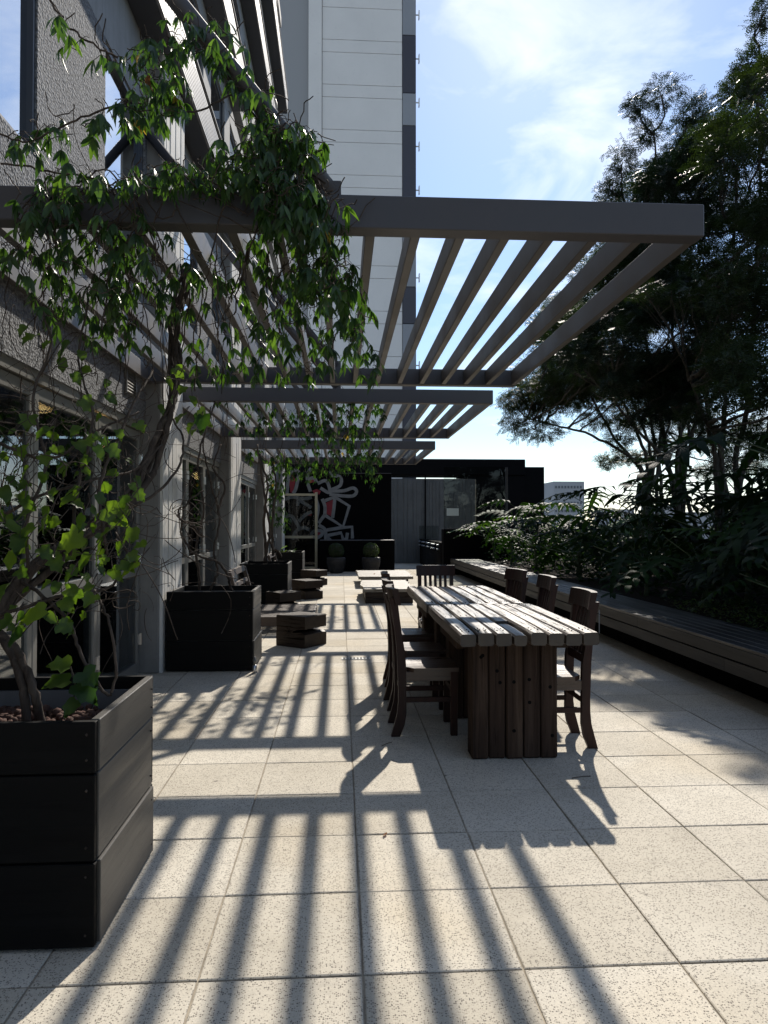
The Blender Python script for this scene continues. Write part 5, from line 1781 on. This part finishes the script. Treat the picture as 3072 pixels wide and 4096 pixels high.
def crown_fill(poly, n, y0, y1, r0, r1):
    """extra foliage clumps spread through the part of the crown that hangs inside an outline"""
    out = []
    us, vs2 = [p[0] for p in poly], [p[1] for p in poly]
    while len(out) < n:
        u, v = random.uniform(min(us), max(us)), random.uniform(min(vs2), max(vs2))
        c = False
        for i in range(len(poly)):
            (x1, y1_), (x2, y2_) = poly[i], poly[i - 1]
            if (y1_ > v) != (y2_ > v) and u < (x2 - x1) * (v - y1_) / (y2_ - y1_) + x1: c = not c
        if c:
            r = random.uniform(r0, r1)
            out.append((u, v, r * 1.25, r * .8, random.uniform(y0, y1)))
    return out
tree((6.9, 16.0, .4), [[(1395, 1030, 16), (1340, 975, 16), (1265, 935, 16), (1200, 920, 16), (1140, 905, 16)], [(1400, 1020, 16), (1378, 940, 16), (1345, 870, 16), (1300, 800, 16), (1240, 740, 16)],
                        [(1412, 1000, 16), (1405, 900, 16), (1390, 800, 16), (1360, 700, 16), (1330, 600, 16)], [(1420, 1010, 16), (1432, 900, 16), (1440, 780, 16), (1450, 640, 16)], [(1390, 1040, 16), (1330, 950, 16.3), (1290, 880, 16.5), (1262, 830, 16.5)], [(1405, 1015, 16), (1392, 930, 16), (1352, 840, 16), (1300, 740, 16)], [(1425, 1000, 16.4), (1450, 900, 16.6), (1465, 800, 16.6)]],
     [(1165, 930, 62, 28, 16), (1110, 915, 34, 24, 16), (1105, 868, 34, 30, 16), (1165, 862, 60, 38, 16), (1240, 815, 85, 50, 16), (1225, 740, 72, 50, 16), (1340, 935, 45, 36, 16), (1300, 900, 60, 28, 16.5), (1375, 900, 55, 36, 16.5), (1440, 900, 40, 30, 17), (1250, 862, 60, 30, 17), (1480, 960, 26, 30, 17), (1390, 990, 26, 20, 17), (1350, 985, 34, 22, 17.5), (1310, 1000, 26, 18, 18), (1430, 970, 34, 26, 18), (1500, 910, 50, 34, 18), (1560, 960, 44, 34, 18), (1620, 930, 46, 36, 18), (1600, 1010, 40, 26, 19), (1530, 1020, 36, 22, 19), (1650, 1000, 30, 40, 19)]
     + crown_fill([(1120, 860), (1150, 800), (1190, 690), (1220, 590), (1300, 540), (1440, 520), (1480, 700), (1460, 860), (1380, 860), (1330, 850), (1260, 860), (1180, 880)], 52, 12.6, 17.8, 38, 60),
     'tree at the left of the group, its low boughs reaching toward the pergolas', .6, .052)
tree((6.6, 13.4, .4), [[(1462, 1030, 13.4), (1470, 940, 13.4), (1462, 850, 13.4), (1455, 750, 13.4), (1440, 600, 13.4), (1425, 430, 13.4), (1412, 290, 13.4)], [(1482, 1010, 13.4), (1500, 920, 13.4), (1508, 820, 13.4), (1505, 700, 13.4), (1490, 520, 13.4), (1470, 300, 13.4)],
                       [(1448, 1020, 13.4), (1432, 930, 13.4), (1415, 850, 13.4), (1395, 740, 13.4), (1370, 560, 13.4), (1345, 420, 13.4)], [(1470, 1010, 13.4), (1476, 900, 13.4), (1440, 820, 13.4), (1400, 760, 13.4)], [(1475, 1020, 13.6), (1515, 930, 13.6), (1545, 840, 13.6), (1560, 740, 13.6)], [(1455, 1040, 13.2), (1420, 975, 13.2), (1362, 915, 13.2), (1320, 850, 13.2)], [(1468, 1020, 13.8), (1488, 940, 14), (1482, 860, 14), (1500, 780, 14)]],
     [(1430, 205, 55, 28, 13.4), (1372, 232, 28, 22, 13.4), (1500, 245, 45, 42, 13.4), (1345, 350, 36, 38, 13.4), (1322, 405, 30, 24, 13.4), (1420, 385, 60, 42, 13.4), (1465, 325, 45, 38, 13.4), (1400, 285, 40, 26, 13.4)]
     + crown_fill([(1320, 440), (1400, 400), (1460, 320), (1540, 260), (1580, 400), (1580, 700), (1560, 850), (1480, 880), (1400, 850), (1350, 780), (1300, 640), (1290, 520)], 58, 10.2, 15.4, 40, 66)
     + [(1430, 940, 28, 30, 13.4), (1530, 930, 30, 34, 13.4), (1300, 740, 45, 40, 10.6), (1290, 660, 40, 45, 11.6), (1300, 600, 35, 35, 12.5), (1250, 700, 40, 40, 11), (1240, 770, 45, 40, 10.5), (1190, 760, 36, 30, 11), (1330, 830, 50, 35, 10), (1400, 900, 50, 30, 12), (1470, 880, 50, 40, 11.5), (1350, 740, 50, 50, 9.6)],
     'middle tree, its crown standing highest beside the open sky above the pergola end', .6, .050)
tree((5.6, 10.2, .4), [[(1560, 1030, 10.2), (1566, 930, 10.2), (1568, 850, 10.2), (1576, 720, 10.2), (1584, 560, 10.2), (1590, 400, 10.2), (1600, 240, 10.2)], [(1590, 1020, 10.2), (1610, 900, 10.2), (1622, 780, 10.2), (1632, 620, 10.2), (1640, 400, 10.2), (1640, 100, 10.2)],
                       [(1548, 1020, 10.2), (1535, 940, 10.2), (1528, 860, 10.2), (1530, 760, 10.2), (1540, 600, 10.2)], [(1600, 1040, 10.6), (1648, 960, 10.6), (1670, 860, 10.6), (1690, 700, 10.6)], [(1560, 1000, 10), (1520, 900, 10), (1490, 820, 10)]],
     [(1650, 30, 28, 55, 10.2), (1622, 135, 34, 42, 10.2), (1588, 200, 40, 40, 10.2), (1555, 285, 50, 46, 10.2), (1450, 640, 60, 20, 9.0), (1395, 632, 45, 14, 8.8), (1520, 560, 60, 32, 9.2)]
     + [(1590, 930, 55, 34, 10), (1510, 900, 45, 30, 10), (1640, 960, 40, 34, 10.4), (1560, 1000, 34, 26, 11)] + crown_fill([(1540, 320), (1580, 250), (1620, 150), (1700, 100), (1800, 300), (1800, 900), (1640, 900), (1560, 860), (1520, 760), (1500, 560), (1510, 420)], 52, 7.4, 11.6, 42, 68),
     'tallest tree at the right edge of the picture, its crown running out of view', .6, .046)
